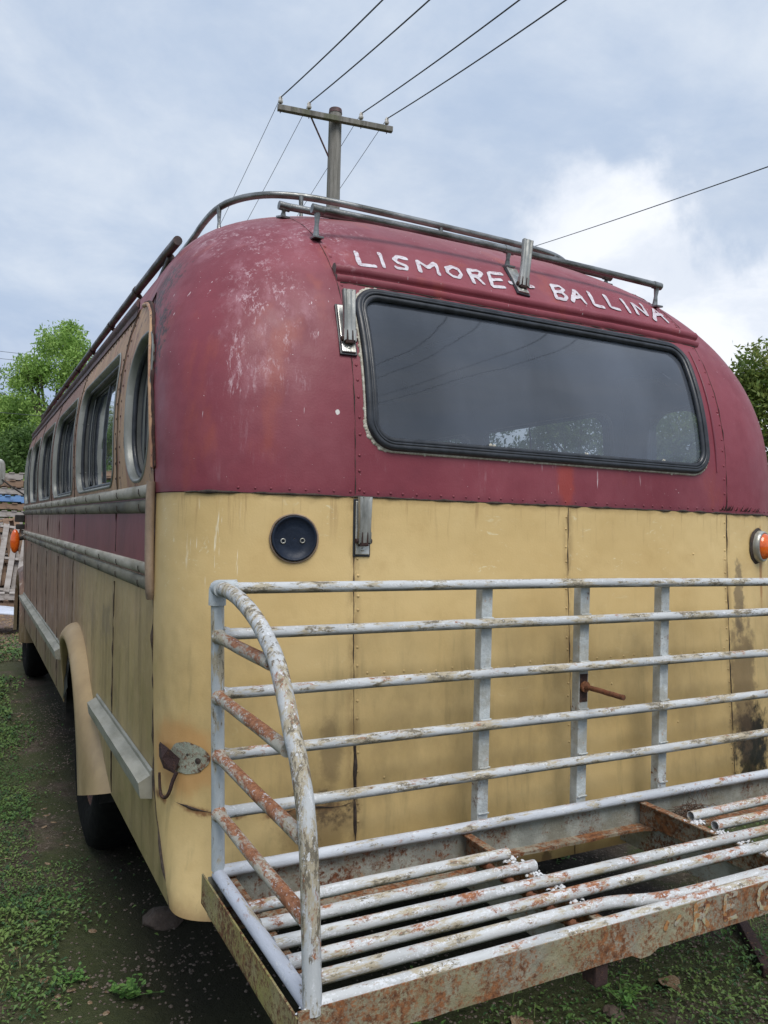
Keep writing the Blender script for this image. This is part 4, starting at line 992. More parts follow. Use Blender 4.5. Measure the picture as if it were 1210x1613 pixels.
for sg, x in ((-1, RX0-.030), (1, RX1+.030)):
    sf = MB(); yy = np.linspace(YT-.016, 1.86, 30)
    t = -.004*sg
    sf.grid([[(x, y, ZP-.006) for y in yy], [(x, y, .703+.002*mnoise.noise(Vector((y*25, 4, 0)))) for y in yy], [(x+t, y, .703) for y in yy], [(x+t, y, ZP-.006) for y in yy], [(x, y, ZP-.006) for y in yy]], smooth=False)
    sf.box(min(x, x-sg*.04), max(x, x-sg*.04), YT-.012, 1.86, .700, .7045)
    cpart('side_fascia', sf, 'fasciay')
    w_ = MB()
    for k in range(14): w_.dome((RX0-.005+random.uniform(-.02, .02) if sg < 0 else RX1+random.uniform(-.02, .02), YT+random.uniform(-.012, .012), ZP-.002+random.uniform(-.006, .006)), (random.uniform(-.5, .5), random.uniform(-.5, .5), 1), random.uniform(.003, .006), .6, 6)
    cpart('weld_bead', w_, 'flake')
# cross members beneath the slats
for x in (.585, 1.252, 1.905, 2.86):
    mb = MB().box(x-.003, x+.003, YT-.008, YB+.010, .690, ZP-.015, .001); mb.box(x-.022, x+.003, YT-.008, YB+.010, ZP-.0195, ZP-.0148, .001)
    cpart('cross_member', mb, 'flange')
mb = MB(); P = [(1.178, y, ZP-.020) for y in np.linspace(YT, 1.70, 90)]
mb.tube(P, [.0085+.0035*(i % 3 == 0) for i in range(90)], 8); cpart('ribbed_bar', mb, 'rust')
for x in (1.252, 1.905):   # stay plates to the chassis
    cpart('stay_plate', MB().box(x+.01, x+.018, 1.45, 1.99, .60, .70, .002), 'angle')
mb = MB()
for x in (1.25, 1.91):
    for y in rowsY[:4]:
        for k in range(26): mb.dome((x+random.uniform(-.024, .026), y+random.uniform(-.034, .012), ZP-.0145), (random.uniform(-.9, .9), random.uniform(-.9, .9), 1), random.uniform(.0025, .0075), .55, 5)
cpart('weld_bead', mb, 'flake')
mb = MB().box(1.18, 1.215, YT-.012, YT+.03, .655, .702, .004); cpart('broken_lug', mb, 'darkrust')

# nest of dry twigs lying on the carrier
MT['twig'] = m_plain('dry_twig', (.13, .075, .05), (.05, .03, .02), 60, .9)
tw = MB(); random.seed(11)
for i in range(90):
    c = Vector((2.09+random.gauss(0, .045), 1.79+random.gauss(0, .014), ZP-.075+abs(random.gauss(0, .012)))); d = Vector((random.gauss(0, 1), random.gauss(0, .5), random.gauss(0, .35))).normalized(); l = random.uniform(.02, .055)
    m_ = c+Vector((random.gauss(0, .006), random.gauss(0, .006), abs(random.gauss(0, .008))))
    tw.tube([c-d*l, m_, c+d*l], [.0006, .0012, .0005], 4, caps=False)
for k in range(5):
    a = Vector((2.05+.02*k, 1.81, ZP-.07)); tw.tube(chaikin([a, a+Vector((-.01, -.02, .05)), a+Vector((.01+.008*k, -.01, .09)), a+Vector((.03, -.03, .04))], 2), .0005, 4, caps=False)
o = tw.build('twig_nest', MT['twig']); tag(o, 'small tangle of dry twigs caught on the rusty ledge of the luggage carrier', 'nest')
MT['blue'] = m_plain('blue_plastic', (.10, .25, .62), (.07, .18, .5), 40, .4)
bs_ = MB().grid([[Vector((2.165+.02*a, 1.79+.012*b, ZP-.072+.012*math.sin(a*5+b*3))) for a in np.linspace(-1, 1, 6)] for b in np.linspace(-1, 1, 4)])
tag(bs_.build('plastic_scrap', MT['blue']), 'tiny scrap of blue plastic beside the twigs on the carrier', 'scrap')

# ------------------------------------------------------------------ ground
def _h(ix, iy, s):
    n = (ix.astype(np.int64)*374761393+iy.astype(np.int64)*668265263+s*982451653) & 0x7fffffff
    n = ((n ^ (n >> 13))*1274126177) & 0x7fffffff; return ((n ^ (n >> 16)) & 0xffff)/65535.
def vn(x, y, f, s=0):
    x = np.asarray(x, float)*f; y = np.asarray(y, float)*f; ix, iy = np.floor(x), np.floor(y); fx, fy = x-ix, y-iy
    fx = fx*fx*(3-2*fx); fy = fy*fy*(3-2*fy)
    a, b, c, d = _h(ix, iy, s), _h(ix+1, iy, s), _h(ix, iy+1, s), _h(ix+1, iy+1, s)
    return (a*(1-fx)+b*fx)*(1-fy)+(c*(1-fx)+d*fx)*fy
def gz(x, y): return (vn(x, y, .6, 1)-.5)*.05+(vn(x, y, 2.3, 2)-.5)*.03+(vn(x, y, 8, 3)-.5)*.014+(vn(x, y, 19, 4)-.5)*.008
gx = np.concatenate([[-400, -150, -60, -30, -16, -9], np.arange(-6, 8.01, .07), [10, 16, 30, 60, 150, 400]])
gy = np.concatenate([[-300, -100, -40, -15, -6, -3], np.arange(-1, 14.01, .07), np.arange(14.5, 24, .5), [28, 40, 70, 150, 500]])
GX, GY = np.meshgrid(gx, gy); GZ = gz(GX, GY)
nx = len(gx); V = np.stack([GX.ravel(), GY.ravel(), GZ.ravel()], 1)
ii = np.arange(len(gy)-1)[:, None]*nx+np.arange(nx-1)[None]; ii = ii.ravel()
Fc = np.stack([ii, ii+1, ii+1+nx, ii+nx], 1)
def npmesh(name, V, Fc, mat, smooth=True):
    me = bpy.data.meshes.new(name); k = Fc.shape[1]
    me.vertices.add(len(V)); me.vertices.foreach_set('co', np.ascontiguousarray(V, np.float32).ravel())
    me.loops.add(Fc.size); me.loops.foreach_set('vertex_index', np.ascontiguousarray(Fc, np.int32).ravel())
    me.polygons.add(len(Fc)); me.polygons.foreach_set('loop_start', np.arange(0, Fc.size, k, dtype=np.int32))
    me.update(calc_edges=True); me.polygons.foreach_set('use_smooth', np.full(len(Fc), smooth)); me.materials.append(mat); me.validate()
    o = bpy.data.objects.new(name, me); COL.objects.link(o); return o
def _gr():
    m = M('yard_dirt'); X, Y, Z = m.sep()
    c = m.mix(m.ramp(m.noise(9, 7, .65), .35, .65), (.065, .049, .036), (.125, .095, .070))
    c = m.mix(m.ramp(m.noise(38, 5, .6), .55, .68), c, (.22, .175, .135))
    c = m.mix(m.mul(m.ramp(m.noise(110, 3, .6), .60, .68), .7), c, (.27, .22, .19))
    gm = m.ramp(m.math('ADD', m.noise(1.3, 6, .62), m.mul(m.noise(9, 5, .6), .25)), .49, .64)
    c = m.mix(m.mul(gm, .85), c, m.mix(m.noise(30, 5), (.036, .055, .018), (.085, .10, .035)))
    far = m.ramp(m.math('ADD', Y, m.mul(m.noise(1.2, 5), 2.)), 9.5, 12.)
    c = m.mix(m.mul(far, .85), c, m.mix(m.ramp(m.noise(26, 6, .7), .35, .65), (.13, .085, .07), (.26, .19, .165)))
    bus_shade = m.mul(m.mul(m.ramp(X, .35, .75), m.ramp(X, 2.7, 3.1, 1., 0.)), m.mul(m.ramp(Y, 2.0, 2.7), m.ramp(Y, 9.2, 10., 1., 0.)))  # shade beneath the bus, painted into the soil colour
    c = m.mix(m.mul(bus_shade, .8), c, m.mix(m.noise(30, 5), (.016, .013, .010), (.034, .027, .021)))
    grass = m.ramp(Y, 18, 24); c = m.mix(grass, c, (.07, .10, .03))
    return m.fin(c, .95, bump=m.math('ADD', m.noise(26, 8, .7), m.mul(m.noise(120, 4), .4)), bs=.9, bd=.03, spec=.2)
tag(npmesh('ground', V, Fc, _gr()), 'dark damp dirt yard with mossy weeds and gravel, shade painted in under the bus', 'ground', None, 'structure')

def scatter(name, N, region, dens, size, kind, mat, label, cat, seed):
    r = np.random.default_rng(seed); x0, x1, y0, y1 = region
    x = r.uniform(x0, x1, N); y = r.uniform(y0, y1, N); keep = r.uniform(0, 1, N) < dens(x, y); x, y = x[keep], y[keep]; n = len(x)
    z = gz(x, y); s = r.uniform(size[0], size[1], n)*(.7+.6*vn(x, y, 3, 9)); az = r.uniform(0, 2*np.pi, n)
    d = np.stack([np.cos(az), np.sin(az), 0*az], 1); sd_ = np.stack([-np.sin(az), np.cos(az), 0*az], 1); up_ = np.array([[0, 0, 1.]])
    b = np.stack([x, y, z], 1)
    if kind == 'leaf':       # low creeping leaves: diamond with a fold
        tl = r.uniform(.1, 1.0, n)[:, None]; h0 = r.uniform(0, .035, n)[:, None]*vn(x, y, 3, 9)[:, None]*1.6; b = b+up_*h0; s = s[:, None]
        p0 = b; p1 = b+d*s*.5+sd_*s*.36+up_*s*(tl*.5+.1); p2 = b+d*s+up_*s*tl*.7; p3 = b+d*s*.5-sd_*s*.36+up_*s*(tl*.5+.1)
        V = np.stack([p0, p1, p2, p3], 1).reshape(-1, 3); F = np.arange(n*4).reshape(-1, 4)
    elif kind == 'blade':
        L = s[:, None]; ben = r.uniform(.2, 1.1, n)[:, None]; wd = r.uniform(.0012, .003, n)[:, None]
        p0, p1 = b-sd_*wd, b+sd_*wd; q0, q1 = b+up_*L*.6+d*L*ben*.3-sd_*wd*.8, b+up_*L*.6+d*L*ben*.3+sd_*wd*.8; t0 = b+up_*L*(1-.3*ben)+d*L*ben*.8; 
        V = np.stack([p0, p1, q1, q0, q0, q1, t0+sd_*wd*.2, t0-sd_*wd*.2], 1).reshape(-1, 3); F = np.arange(n*8).reshape(-1, 4)
    else:                    # pebble / litter: squashed octahedron
        s = s[:, None]; fl_ = r.uniform(.3, .7, n)[:, None] if kind == 'stone' else .12; a = d*s*r.uniform(.7, 1.3, n)[:, None]; c_ = sd_*s*r.uniform(.5, 1., n)[:, None]
        tilt = up_*s*r.uniform(-.4, .4, n)[:, None]*(1 if kind != 'stone' else .3); h = up_*s*fl_; b = b+up_*s*.15
        pts = [b+a+tilt, b+(a+c_)*.7+tilt*.4, b+c_, b-(a-c_)*.7-tilt*.3, b-a-tilt, b-(a+c_)*.72-tilt*.5, b-c_, b+(a-c_)*.68+tilt*.3]
        top_ = [b+h+(p-b)*.45 for p in pts]; V = np.stack(pts+top_, 1).reshape(-1, 3); o_ = np.arange(n)[:, None]*16
        q = []
        for k in range(8): q.append(np.stack([o_[:, 0]+k, o_[:, 0]+(k+1) % 8, o_[:, 0]+8+(k+1) % 8, o_[:, 0]+8+k], 1))
        for k in (0, 2, 4): q.append(np.stack([o_[:, 0]+8, o_[:, 0]+8+k+1, o_[:, 0]+8+k+2, o_[:, 0]+8+(k+3) % 8], 1))
        F = np.concatenate(q)
    o = npmesh(name, V, F, mat, kind == 'stone'); tag(o, label, cat, None, 'stuff'); return o
def m_var(name, cols, sc, rough=.8, tr=False):
    m = M(name); c = m.mix(m.ramp(m.noise(sc, 3), .35, .65), cols[0], cols[1])
    c = m.mix(m.ramp(m.noise(sc*6, 2), .52, .6), c, cols[2]); m.fin(c, rough, spec=.25)
    return m.m
MT['weed'] = m_var('weed_leaf', ((.06, .13, .032), (.125, .19, .05), (.035, .08, .03)), 2.5, .5)
MT['grass'] = m_var('grass_blade', ((.08, .14, .035), (.14, .18, .055), (.26, .23, .12)), 5, .7)
MT['stone'] = m_var('gravel_stone', ((.12, .095, .075), (.19, .15, .12), (.055, .045, .036)), 30, .85)
MT['litter'] = m_var('leaf_litter', ((.15, .09, .05), (.22, .15, .09), (.28, .22, .15)), 30, .8)
def shade(x, y): return np.clip(1-np.clip((x-.35)/.2, 0, 1)*np.clip((3.0-x)/.2, 0, 1)*np.clip((y-2.0)/.3, 0, 1)*(y < 9.5), .02, 1)
def dw(x, y): v = vn(x, y, 1.1, 21)*.65+vn(x, y, 4.2, 22)*.35; return np.clip((v-.36+.14*(x < .35))/.18, 0, 1)*np.where((x > 1) & (y < 3.2), .55, 1.)*shade(x, y)*np.clip((12.5-y)/3, 0, 1)
scatter('ground_weeds', 520000, (-4.5, 5.5, .6, 6.5), dw, (.006, .019), 'leaf', MT['weed'], 'low creeping green weeds spread over the damp dirt', 'weeds', 1)
scatter('ground_weeds', 110000, (-5, 1, 6.5, 13), dw, (.015, .035), 'leaf', MT['weed'], 'low weeds further along the left side of the bus', 'weeds', 5)
scatter('grass_blades', 60000, (-5, 6, .6, 12), lambda x, y: np.clip((vn(x, y, 1.7, 31)-.5)/.25, 0, 1)*shade(x, y), (.015, .05), 'blade', MT['grass'], 'sparse thin grass blades standing among the weeds', 'grass', 2)
scatter('gravel', 110000, (-4.5, 6, .6, 8), lambda x, y: .25+.75*np.clip((vn(x, y, 2.1, 41)-.45)/.2, 0, 1), (.002, .0075), 'stone', MT['stone'], 'small stones scattered in the dirt', 'gravel', 3)
scatter('leaf_litter', 7000, (-4.5, 6, .6, 9), lambda x, y: np.clip((vn(x, y, 1.3, 51)-.4)/.2, 0, 1)*shade(x, y), (.006, .017), 'litter', MT['litter'], 'brown dead leaves and bark lying on the dirt', 'leaf litter', 4)
scatter('gravel', 9000, (-5, 4, 9.5, 15), lambda x, y: .8+0*x, (.012, .035), 'stone', MT['stone2'] if 'stone2' in MT else MT['litter'], 'pinkish gravel on the ground ahead of the bus', 'gravel', 6)
# individual weed plants
def weed_plant(x, y, h, n, label, broad=False):
    mb = MB(); z = float(gz(x, y)); rd = random.Random(int(x*1000))
    for k in range(n):
        a = rd.uniform(0, 6.28); el = rd.uniform(.25, 1.2); L = h*rd.uniform(.6, 1.1); d = Vector((math.cos(a)*math.cos(el), math.sin(a)*math.cos(el), math.sin(el)))
        st = [Vector((x, y, z))+d*L*t+Vector((0, 0, -.25*L*t*t)) for t in (0, .4, .8, 1)]; mb.tube(st, [.0016, .0013, .001, .0006], 4, caps=False)
        for j in range(4):
            c = st[1].lerp(st[3], j/3); b = rd.uniform(0, 6.28); e = Vector((math.cos(b), math.sin(b), rd.uniform(-.1, .5))).normalized(); s = e.cross(Vector((0, 0, 1))).normalized(); l = h*rd.uniform(.14, .26); w2 = l*(.38 if broad else .22)
            mb.add([c, c+e*l*.35+s*w2, c+e*l*.75+s*w2*.7, c+e*l, c+e*l*.75-s*w2*.7, c+e*l*.35-s*w2, c+e*l*.5-Vector((0, 0, l*.1))], [(0, 1, 6), (1, 2, 6), (2, 3, 6), (3, 4, 6), (4, 5, 6), (5, 0, 6)])
    o = mb.build('weed_plant', MT['weedb']); tag(o, label, 'weed', 'small weed plants on the ground'); return o
MT['weedb'] = m_var('fresh_weed_leaf', ((.09, .20, .045), (.15, .27, .065), (.06, .13, .035)), 20, .5)
for x, y, h, n, lb_, br in ((2.02, 2.02, .13, 16, 'leggy bright green weed in front of the carrier, its stem arching right', False), (1.30, 2.10, .12, 12, 'thin grassy weed directly under the middle of the front fascia', False), (.52, 2.72, .10, 16, 'broad-leaved weed tuft nearest the left front carrier corner', True),
                            (.36, 2.90, .07, 14, 'small pale rosette weed left of the broad-leaved tuft', True), (2.35, 3.05, .14, 18, 'green weed clump growing beneath the slats of the carrier', False), (2.65, 3.10, .12, 14, 'weed sprig under the right part of the carrier', False), (-.05, 2.95, .08, 12, 'low weed at the bottom left corner of the view', True)):
    weed_plant(x, y, h, n, lb_, br)
# a dark steel bar lying in the dirt at lower right
mb = MB(); mb.box(0, 1.6, -.02, .02, 0, .035, .004, Matrix.Translation((2.62, 1.90, .0)) @ Matrix.Rotation(R_(52), 4, 'Z')); tag(mb.build('steel_bar', MT['darkrust']), 'dark rusty steel bar lying in the dirt right of the carrier', 'bar')
MT['rock'] = m_plain('rock', (.12, .085, .065), (.075, .055, .042), 14, .9, bs=.6, bd=.006)
for i, (x, y, r, lb_) in enumerate(((.74, 3.22, .075, 'brown rock half buried under the rear left corner of the bus'), (1.95, 1.98, .035, 'pale stone beside the dead leaves below the front fascia'), (-.22, 3.05, .035, 'grey lump of rock at the far left of the foreground'))):
    bm = bmesh.new(); bmesh.ops.create_icosphere(bm, subdivisions=3, radius=r)
    for v in bm.verts: v.co = v.co*(1+.35*mnoise.noise(v.co*(2.2/r)*.5)+.1*mnoise.noise(v.co*6/r)); v.co.z *= .55
    me = bpy.data.meshes.new('rock'); bm.to_mesh(me); bm.free(); me.materials.append(MT['rock']); o = bpy.data.objects.new('rock', me); COL.objects.link(o); o.location = (x, y, float(gz(x, y))+r*.15); tag(o, lb_, 'rock', 'rocks in the dirt')
# large crumpled dead leaves in front of the carrier
random.seed(5)
for i, (x, y, s, lb_) in enumerate(((1.62, 2.05, .045, 'crumpled tan dead leaf, left of the arching weed'), (1.50, 2.0, .05, 'curled brown bark piece at the bottom edge left of the tan leaf'), (2.25, 2.02, .05, 'pinkish crumpled leaf right of the arching weed'), (.02, 3.35, .05, 'large dry leaf with a long stalk on the dirt left of the bus'))):
    mb = MB(); n1 = 9; z0 = float(gz(x, y))+.006; a0 = random.uniform(0, 6)
    rws = []
    for u_ in np.linspace(0, 1, n1):
        wv = math.sin(math.pi*min(1, u_*1.05+.02))*.42
        rws.append([Vector((x, y, z0))+Matrix.Rotation(a0, 3, 'Z') @ Vector(((u_-.5)*2*s, v_*wv*s*2, abs(v_)*s*.55*wv*2+.35*s*mnoise.noise(Vector((u_*3, v_*3, i))))) for v_ in np.linspace(-1, 1, 7)])
    mb.grid(rws); tag(mb.build('dead_leaf', MT['litterb'] if 'litterb' in MT else MT['litter']), lb_, 'leaf', 'large dead leaves')

# ------------------------------------------------------------------ pallets, sheet metal
def m_wood(name, c1, c2, c3):
    m = M(name); c = m.mix(m.ramp(m.noise(10, 6, .65, (.15, 1, 1)), .35, .65), c1, c2); c = m.mix(m.ramp(m.noise(4, 6, .7), .55, .66), c, c3)
    return m.fin(c, .85, bump=m.noise(30, 6, .6, (.1, 1, 1)), bs=.5, bd=.004)
MT['wood'] = m_wood('pallet_wood', (.30, .20, .135), (.20, .13, .09), (.12, .08, .06))
MT['woodg'] = m_wood('grey_pallet_wood', (.42, .39, .37), (.30, .27, .25), (.20, .17, .15))
MT['woodb'] = m_wood('blue_pallet_wood', (.12, .23, .46), (.16, .30, .55), (.10, .17, .33))
def pallet_mesh(name, mat, sd=0):
    mb = MB(); rd = random.Random(sd)
    for y in (-.55, 0, .55): mb.box(-.58, .58, y-.02, y+.02, .02, .115, .002)
    for i in range(8):
        x = -.56+.16*i; j = rd.uniform(-.012, .012); mb.box(x-.045+j, x+.045+j, -.58+rd.uniform(-.015, .015), .58+rd.uniform(-.015, .015), .1165, .136, .002, Matrix.Rotation(rd.uniform(-.015, .015), 4, 'Z'))
    for x in (-.53, -.02, .5): mb.box(x-.045, x+.045, -.58, .58, .0, .0185, .002)
    me = bpy.data.meshes.new(name); me.from_pydata(mb.v, [], mb.f); me.materials.append(mat); return me
PM = {k: pallet_mesh('pallet_'+k, MT[k], i) for i, k in enumerate(('wood', 'woodg', 'woodb'))}
def pallet(x, y, z, rz, k, label, tilt=None):
    o = bpy.data.objects.new('pallet', PM[k]); COL.objects.link(o); o.location = (x, y, z); o.rotation_euler = (0, 0, rz) if tilt is None else tilt
    tag(o, label, 'pallet', 'timber pallets heaped beyond the bus'); return o
ordn = ['bottom', 'second', 'third', 'fourth', 'fifth', 'sixth', 'seventh', 'eighth', 'ninth', 'tenth', 'eleventh', 'twelfth', 'thirteenth', 'fourteenth', 'fifteenth', 'sixteenth', 'topmost']
for s, (sx, sy) in enumerate(((.35, 16.6), (-1.0, 16.5))):
    for k in range(17):
        kind = 'woodb' if (s == 0 and k == 13) else ('woodg' if random.random() < .25 else 'wood')
        col_ = {'woodb': 'faded blue', 'woodg': 'weathered grey', 'wood': 'brown'}[kind]
        pallet(sx+random.uniform(-.05, .05), sy+random.uniform(-.04, .04), .03+k*.1405, R_(90)*(k % 2 if s else 0)+random.uniform(-.06, .06), kind, '%s timber pallet, %s of the %s stack of flat pallets beyond the bus' % (col_, ordn[k], 'nearer-the-bus' if s == 0 else 'farther-left'))
pallet(.35, 15.35, .03, .05, 'wood', 'brown pallet flat on the ground in front of the stacks, lower one of two'); pallet(.33, 15.33, .175, -.03, 'woodg', 'grey pallet lying on another flat pallet in front of the stacks')
pallet(.30, 15.30, .90, 0, 'woodg', 'grey pallet stood on edge leaning against the stack', (R_(78), R_(7), 0)); pallet(.28, 15.45, .92, 0, 'wood', 'brown pallet stood on edge behind the leaning grey one', (R_(82), R_(-9), 0))
MT['sheet'] = m_plain('white_enamel', (.62, .66, .76), (.52, .56, .66), 3, .3)
mb = MB(); rws = []
for a in np.linspace(-.8, .9, 14):
    rws.append([Vector((-.10+.42+a*.75, 12.0+b*.42, .16+.22*math.cos(a*1.35)-.05*b*b)) for b in np.linspace(-1, 1, 8)])
mb.grid(rws); mb.grid([[p+Vector((0, 0, -.012)) for p in r] for r in rws][::-1]); mb.grid([[r[0] for r in rws], [r[0]+Vector((0, 0, -.012)) for r in rws]])
tag(mb.build('car_bonnet', MT['sheet']), 'white curved car bonnet lying on the gravel beyond the front wheel', 'bonnet')

# ------------------------------------------------------------------ power pole and wires
pp = empty('power_pole', (6.70, 15.5, 0), 'weathered grey timber power pole with one crossarm, standing behind the bus', 'power pole')
MT['polew'] = m_wood('pole_timber', (.20, .185, .165), (.13, .12, .105), (.09, .095, .06))
def _pw():
    m = M('pole_timber'); c = m.mix(m.ramp(m.noise(14, 6, .65, (1, 1, .08)), .35, .65), (.23, .22, .20), (.12, .115, .10)); c = m.mix(m.mul(m.ramp(m.noise(3, 5, .6, (1, 1, .3)), .5, .62), .6), c, (.10, .11, .055))
    return m.fin(c, .85, bump=m.noise(30, 6, .6, (1, 1, .06)), bs=.6, bd=.01)
MT['polew'] = _pw()
PX, PY = 6.70, 15.50
def ppart(mb, name, mt): return mb.build(name, MT[mt], pp)
ppart(MB().tube([(PX, PY, -.3), (PX, PY, 5), (PX, PY, 10.44), (PX, PY, 10.50)], [.17, .155, .138, .125], 14), 'pole_shaft', 'polew')
ppart(MB().tube([(PX, PY, 10.41), (PX, PY, 10.505)], [.146, .136], 14), 'pole_cap', 'drip')
A0, A1 = Vector((5.42, 15.63, 10.20)), Vector((7.90, 15.24, 10.20)); ax = (A1-A0).normalized(); ay = Vector((-ax.y, ax.x, 0))
FM = Matrix(((ax.x, ay.x, 0, A0.x), (ax.y, ay.y, 0, A0.y), (0, 0, 1, A0.z), (0, 0, 0, 1)))
ppart(MB().box(0, (A1-A0).length, -.19, -.08, -.055, .055, .006, FM), 'crossarm', 'polew')
ppart(MB().box(.78, .82, -.20, -.192, -.07, -.02).box(0, 0, 0, 0, 0, 0).tube([FM @ Vector((.80, -.20, -.03)), Vector((PX-.12, PY-.10, 9.42))], .022, 6) if False else MB().tube([FM @ Vector((.72, -.075, -.03)), Vector((PX-.13, PY, 9.45))], .020, 6), 'arm_brace', 'drip')
MT['porc'] = m_plain('insulator_porcelain', (.55, .53, .48), (.4, .37, .33), 30, .3)
INS = []
for d in (.055, .66, 1.80, 2.38):
    b = FM @ Vector((d, -.135, .055)); i_o = MB().tube([b+Vector((0, 0, .05)), b+Vector((0, 0, .075)), b+Vector((0, 0, .10)), b+Vector((0, 0, .105)), b+Vector((0, 0, .15)), b+Vector((0, 0, .16)), b+Vector((0, 0, .19))], [.045, .055, .05, .032, .045, .03, .022], 12)
    o = ppart(i_o, 'insulator', 'porc'); MB().tube([b-Vector((0, 0, .16)), b+Vector((0, 0, .06))], .010, 8).build('pin', MT['drip'], o); INS.append(b+Vector((0, 0, .165)))
MT['wire'] = m_plain('wire_black', (.03, .035, .045), (.05, .055, .065), 5, .5)
def wire(a, b, sag, r, label, grp, n=40):
    a, b = Vector(a), Vector(b); P = [a.lerp(b, t)-Vector((0, 0, 4*sag*t*(1-t))) for t in np.linspace(0, 1, n)]
    o = MB().tube(P, r, 5, caps=False).build('overhead_wire', MT['wire']); return tag(o, label, 'wire', grp)
on = ['outer left', 'inner left', 'inner right', 'outer right']
for k, p in enumerate(INS):
    # towards and over the camera
    q = p+Vector((-.35, -38, -.6)); wire(p, q, 1.45, .013, 'overhead wire from the %s insulator running up and out over the viewer' % on[k], 'overhead wires in front of the pole', 60)
    q = p+Vector((1.6, 44, -4.5)); wire(p, q, 1.2, .006, 'overhead wire from the %s insulator falling away behind the bus roof' % on[k], 'overhead wires behind the pole', 50)
for k, z in enumerate((12.3, 11.85, 11.2, 10.7)):
    wire((-30, 52, z), (16, 56, z), .5, .014, 'thin far wire at upper left, %s of four in front of the sky' % ['topmost', 'second', 'third', 'lowest'][k], 'far wires beyond the trees at left')
wire((-20, 24, 4.75), (14, 26, 4.7), .15, .008, 'single thin pale wire crossing in front of the left trees', None)
wire((17.30, 24.5, 11.82), (11.47, 8.03, 7.64), .05, .011, 'single wire rising to the right over the bus roof', None)

# ------------------------------------------------------------------ trees
def m_leaf(name, c1, c2, c3):
    m = M(name); c = m.mix(m.ramp(m.noise(1.1, 4), .35, .65), c1, c2); c = m.mix(m.ramp(m.noise(7, 3), .5, .62), c, c3)
    m.fin(c, .6, spec=.3); t = m.t; tr = m.n('ShaderNodeBsdfTranslucent'); m._in(tr.inputs[0], c); ms = m.n('ShaderNodeMixShader'); ms.inputs[0].default_value = .35
    t.links.new(m.b.outputs[0], ms.inputs[1]); t.links.new(tr.outputs[0], ms.inputs[2]); t.links.new(ms.outputs[0], t.nodes['Material Output'].inputs[0]); return m.m
LM = [m_leaf('eucalypt_leaf', (.24, .40, .09), (.34, .49, .13), (.16, .28, .06)), m_leaf('olive_leaf', (.15, .22, .05), (.23, .26, .06), (.09, .15, .04)),
      m_leaf('dark_leaf', (.085, .16, .04), (.13, .21, .055), (.05, .10, .03)), m_leaf('lime_leaf', (.20, .34, .05), (.27, .40, .08), (.14, .26, .05))]
MT['bark'] = m_plain('bark', (.16, .13, .10), (.09, .07, .055), 8, .9, 0, (1, 1, .2), .6, .02)
def tree(x, y, h, rad, mat, label, seed, n=9000, ls=.16, cz=.35, name='tree', cl=26, spread=.30):
    r = np.random.default_rng(seed); root = empty(name, (x, y, 0), label, 'tree', 'trees round the yard')
    cs = []
    for k in range(cl):
        u = r.normal(size=3); u /= np.linalg.norm(u); rr = r.uniform(.25, 1)**.5
        cs.append((u[0]*rad*rr*.85, u[1]*rad*rr*.85, h*cz+(h*(1-cz))*(.5+.47*u[2]*rr)))
    cs = np.array(cs); szs = rad*r.uniform(spread*.6, spread*1.25, cl)
    n = int(n*2.0); ls = ls*.72
    tr = MB(); top = Vector((0, 0, h*.72)); tr.tube([(0, 0, -.2), (rad*.03, 0, h*.2), (-rad*.03, rad*.02, h*.45), top], [h*.018, h*.014, h*.009, h*.004], 8)
    for c in cs[:18]:
        s0 = Vector((0, 0, h*r.uniform(.18, .55))); e = Vector(c); mid = s0.lerp(e, .5)+Vector((0, 0, -.05*h)); tr.tube(chaikin([s0, mid, e], 1), [h*.010, h*.007, h*.005, h*.002][:4] if len(chaikin([s0, mid, e], 1)) == 4 else h*.006, 5, caps=False)
    o = tr.build('trunk', MT['bark'], None); o.parent = root
    ci = r.integers(0, cl, n); off = r.normal(size=(n, 3)); off /= np.linalg.norm(off, axis=1)[:, None]; off *= (r.uniform(.2, 1, n)**.45)[:, None]
    P = cs[ci]+off*szs[ci][:, None]*np.array([1, 1, .75])+r.normal(size=(n, 3))*rad*.03
    k_ = r.uniform(0, 1, n) < .08; P[k_] += r.normal(size=(int(k_.sum()), 3))*rad*.07; 
    a = r.normal(size=(n, 3)); a[:, 2] -= .3; a /= np.linalg.norm(a, axis=1)[:, None]; b = np.cross(a, r.normal(size=(n, 3))); b /= np.linalg.norm(b, axis=1)[:, None]
    s = (ls*r.uniform(.6, 1.3, n))[:, None]
    V = np.stack([P-a*s, P+b*s*.38, P+a*s, P-b*s*.38], 1).reshape(-1, 3); F = np.arange(n*4).reshape(-1, 4)
    c = npmesh('crown', V, F, mat, False); c.parent = root
    return root
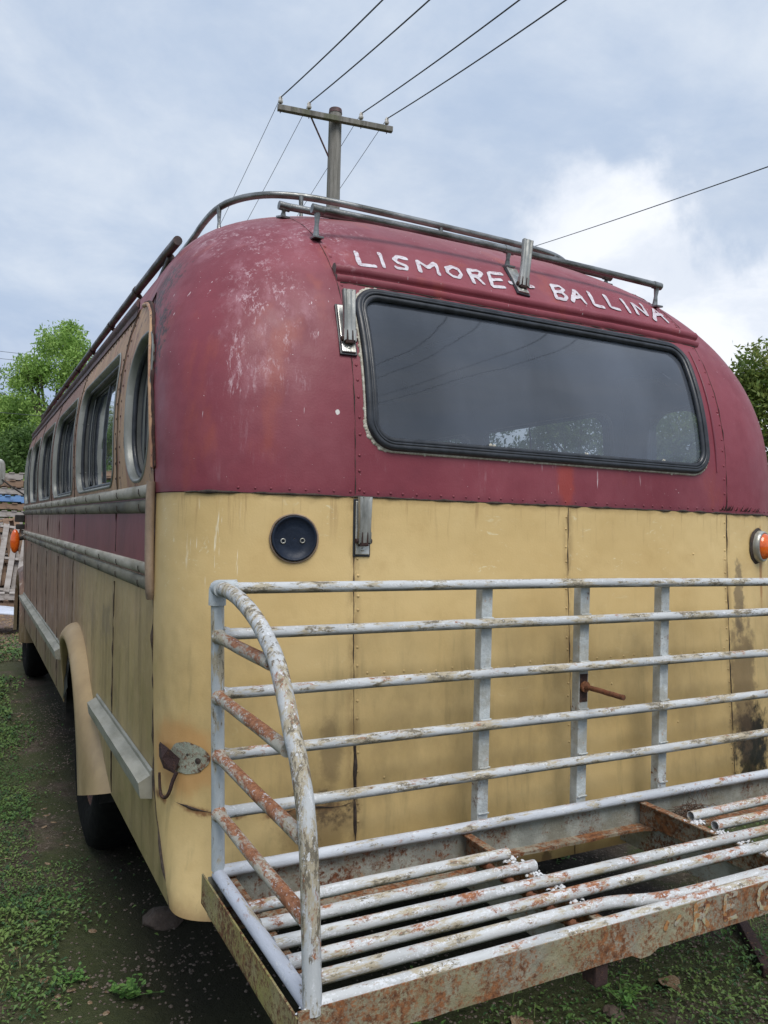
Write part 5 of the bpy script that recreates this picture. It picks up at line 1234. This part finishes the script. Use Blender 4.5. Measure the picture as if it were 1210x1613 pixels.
# x = distance*tan(bearing)
def bx(deg, dist): return dist*math.sin(R_(deg)), dist*math.cos(R_(deg))
TL = [(5.0, 31, 8.9, 1.9, 0, 'tall airy light green gum tree rising above the others left of the bus', 11000, .10, .28, .30),
      (2.8, 33, 6.6, 1.5, 0, 'slim bright green sapling crown left of the tall gum', 8000, .10, .3, .34),
      (.6, 36, 7.2, 3.2, 1, 'olive rounded tree at the far left behind the pallets', 14000, .13, .12, .24),
      (-3.5, 37, 7.7, 3.6, 1, 'yellowish olive tree at the left edge of the view', 14000, .13, .12, .24),
      (3.6, 29, 4.9, 2.4, 2, 'dark green bush low behind the pallets beside the bus', 12000, .10, .05, .26),
      (-.2, 28, 4.6, 2.3, 2, 'shadowy dark bush left of the low bush by the bus', 11000, .10, .05, .26),
      (2.2, 24, 3.1, 1.5, 3, 'lime green shrub just above the top pallet', 8000, .08, .05, .28),
      (-5.5, 27, 5.4, 2.8, 2, 'dark bush beyond the left edge of the photo', 9000, .11, .05, .26),
      (10, 40, 7.0, 3.4, 2, 'broad tree hidden behind the bus', 6000, .16, .1, .26), (20, 42, 7.5, 3.6, 1, 'olive tree behind the middle of the bus', 8000, .16, .1, .26), (34, 38, 9.2, 4.4, 2, 'dark tree behind the right half of the bus', 8000, .16, .1, .26),
      (41.5, 36, 9.0, 4.0, 1, 'olive tree seen through the bus windows', 12000, .15, .05, .26),
      (47.5, 31, 6.9, 3.3, 1, 'olive tree just behind the rear right corner of the bus', 12000, .14, .05, .26),
      (54.6, 27, 7.3, 3.3, 1, 'dense green tree right of the bus', 26000, .12, .05, .26), (57.5, 20, 3.5, 1.9, 3, 'bright lime shrub low at the right edge of the view', 9000, .08, .05, .26), (62, 27, 7.6, 3.2, 2, 'dark tree beyond the right edge of the photo', 9000, .13, .1, .24),
      (70, 20, 5.5, 2.8, 3, 'light green tree far to the right of the bus', 8000, .13, .08, .26)]
for i, (dg, ds, h, rd, mi, lb_, n, ls, cz, sp) in enumerate(TL):
    x, y = bx(dg, ds); tree(x, y, h, rd, LM[mi], lb_, 100+i, n, ls, cz, 'shrub' if h < 5.5 else 'tree', 70 if n > 8500 else 40, sp)
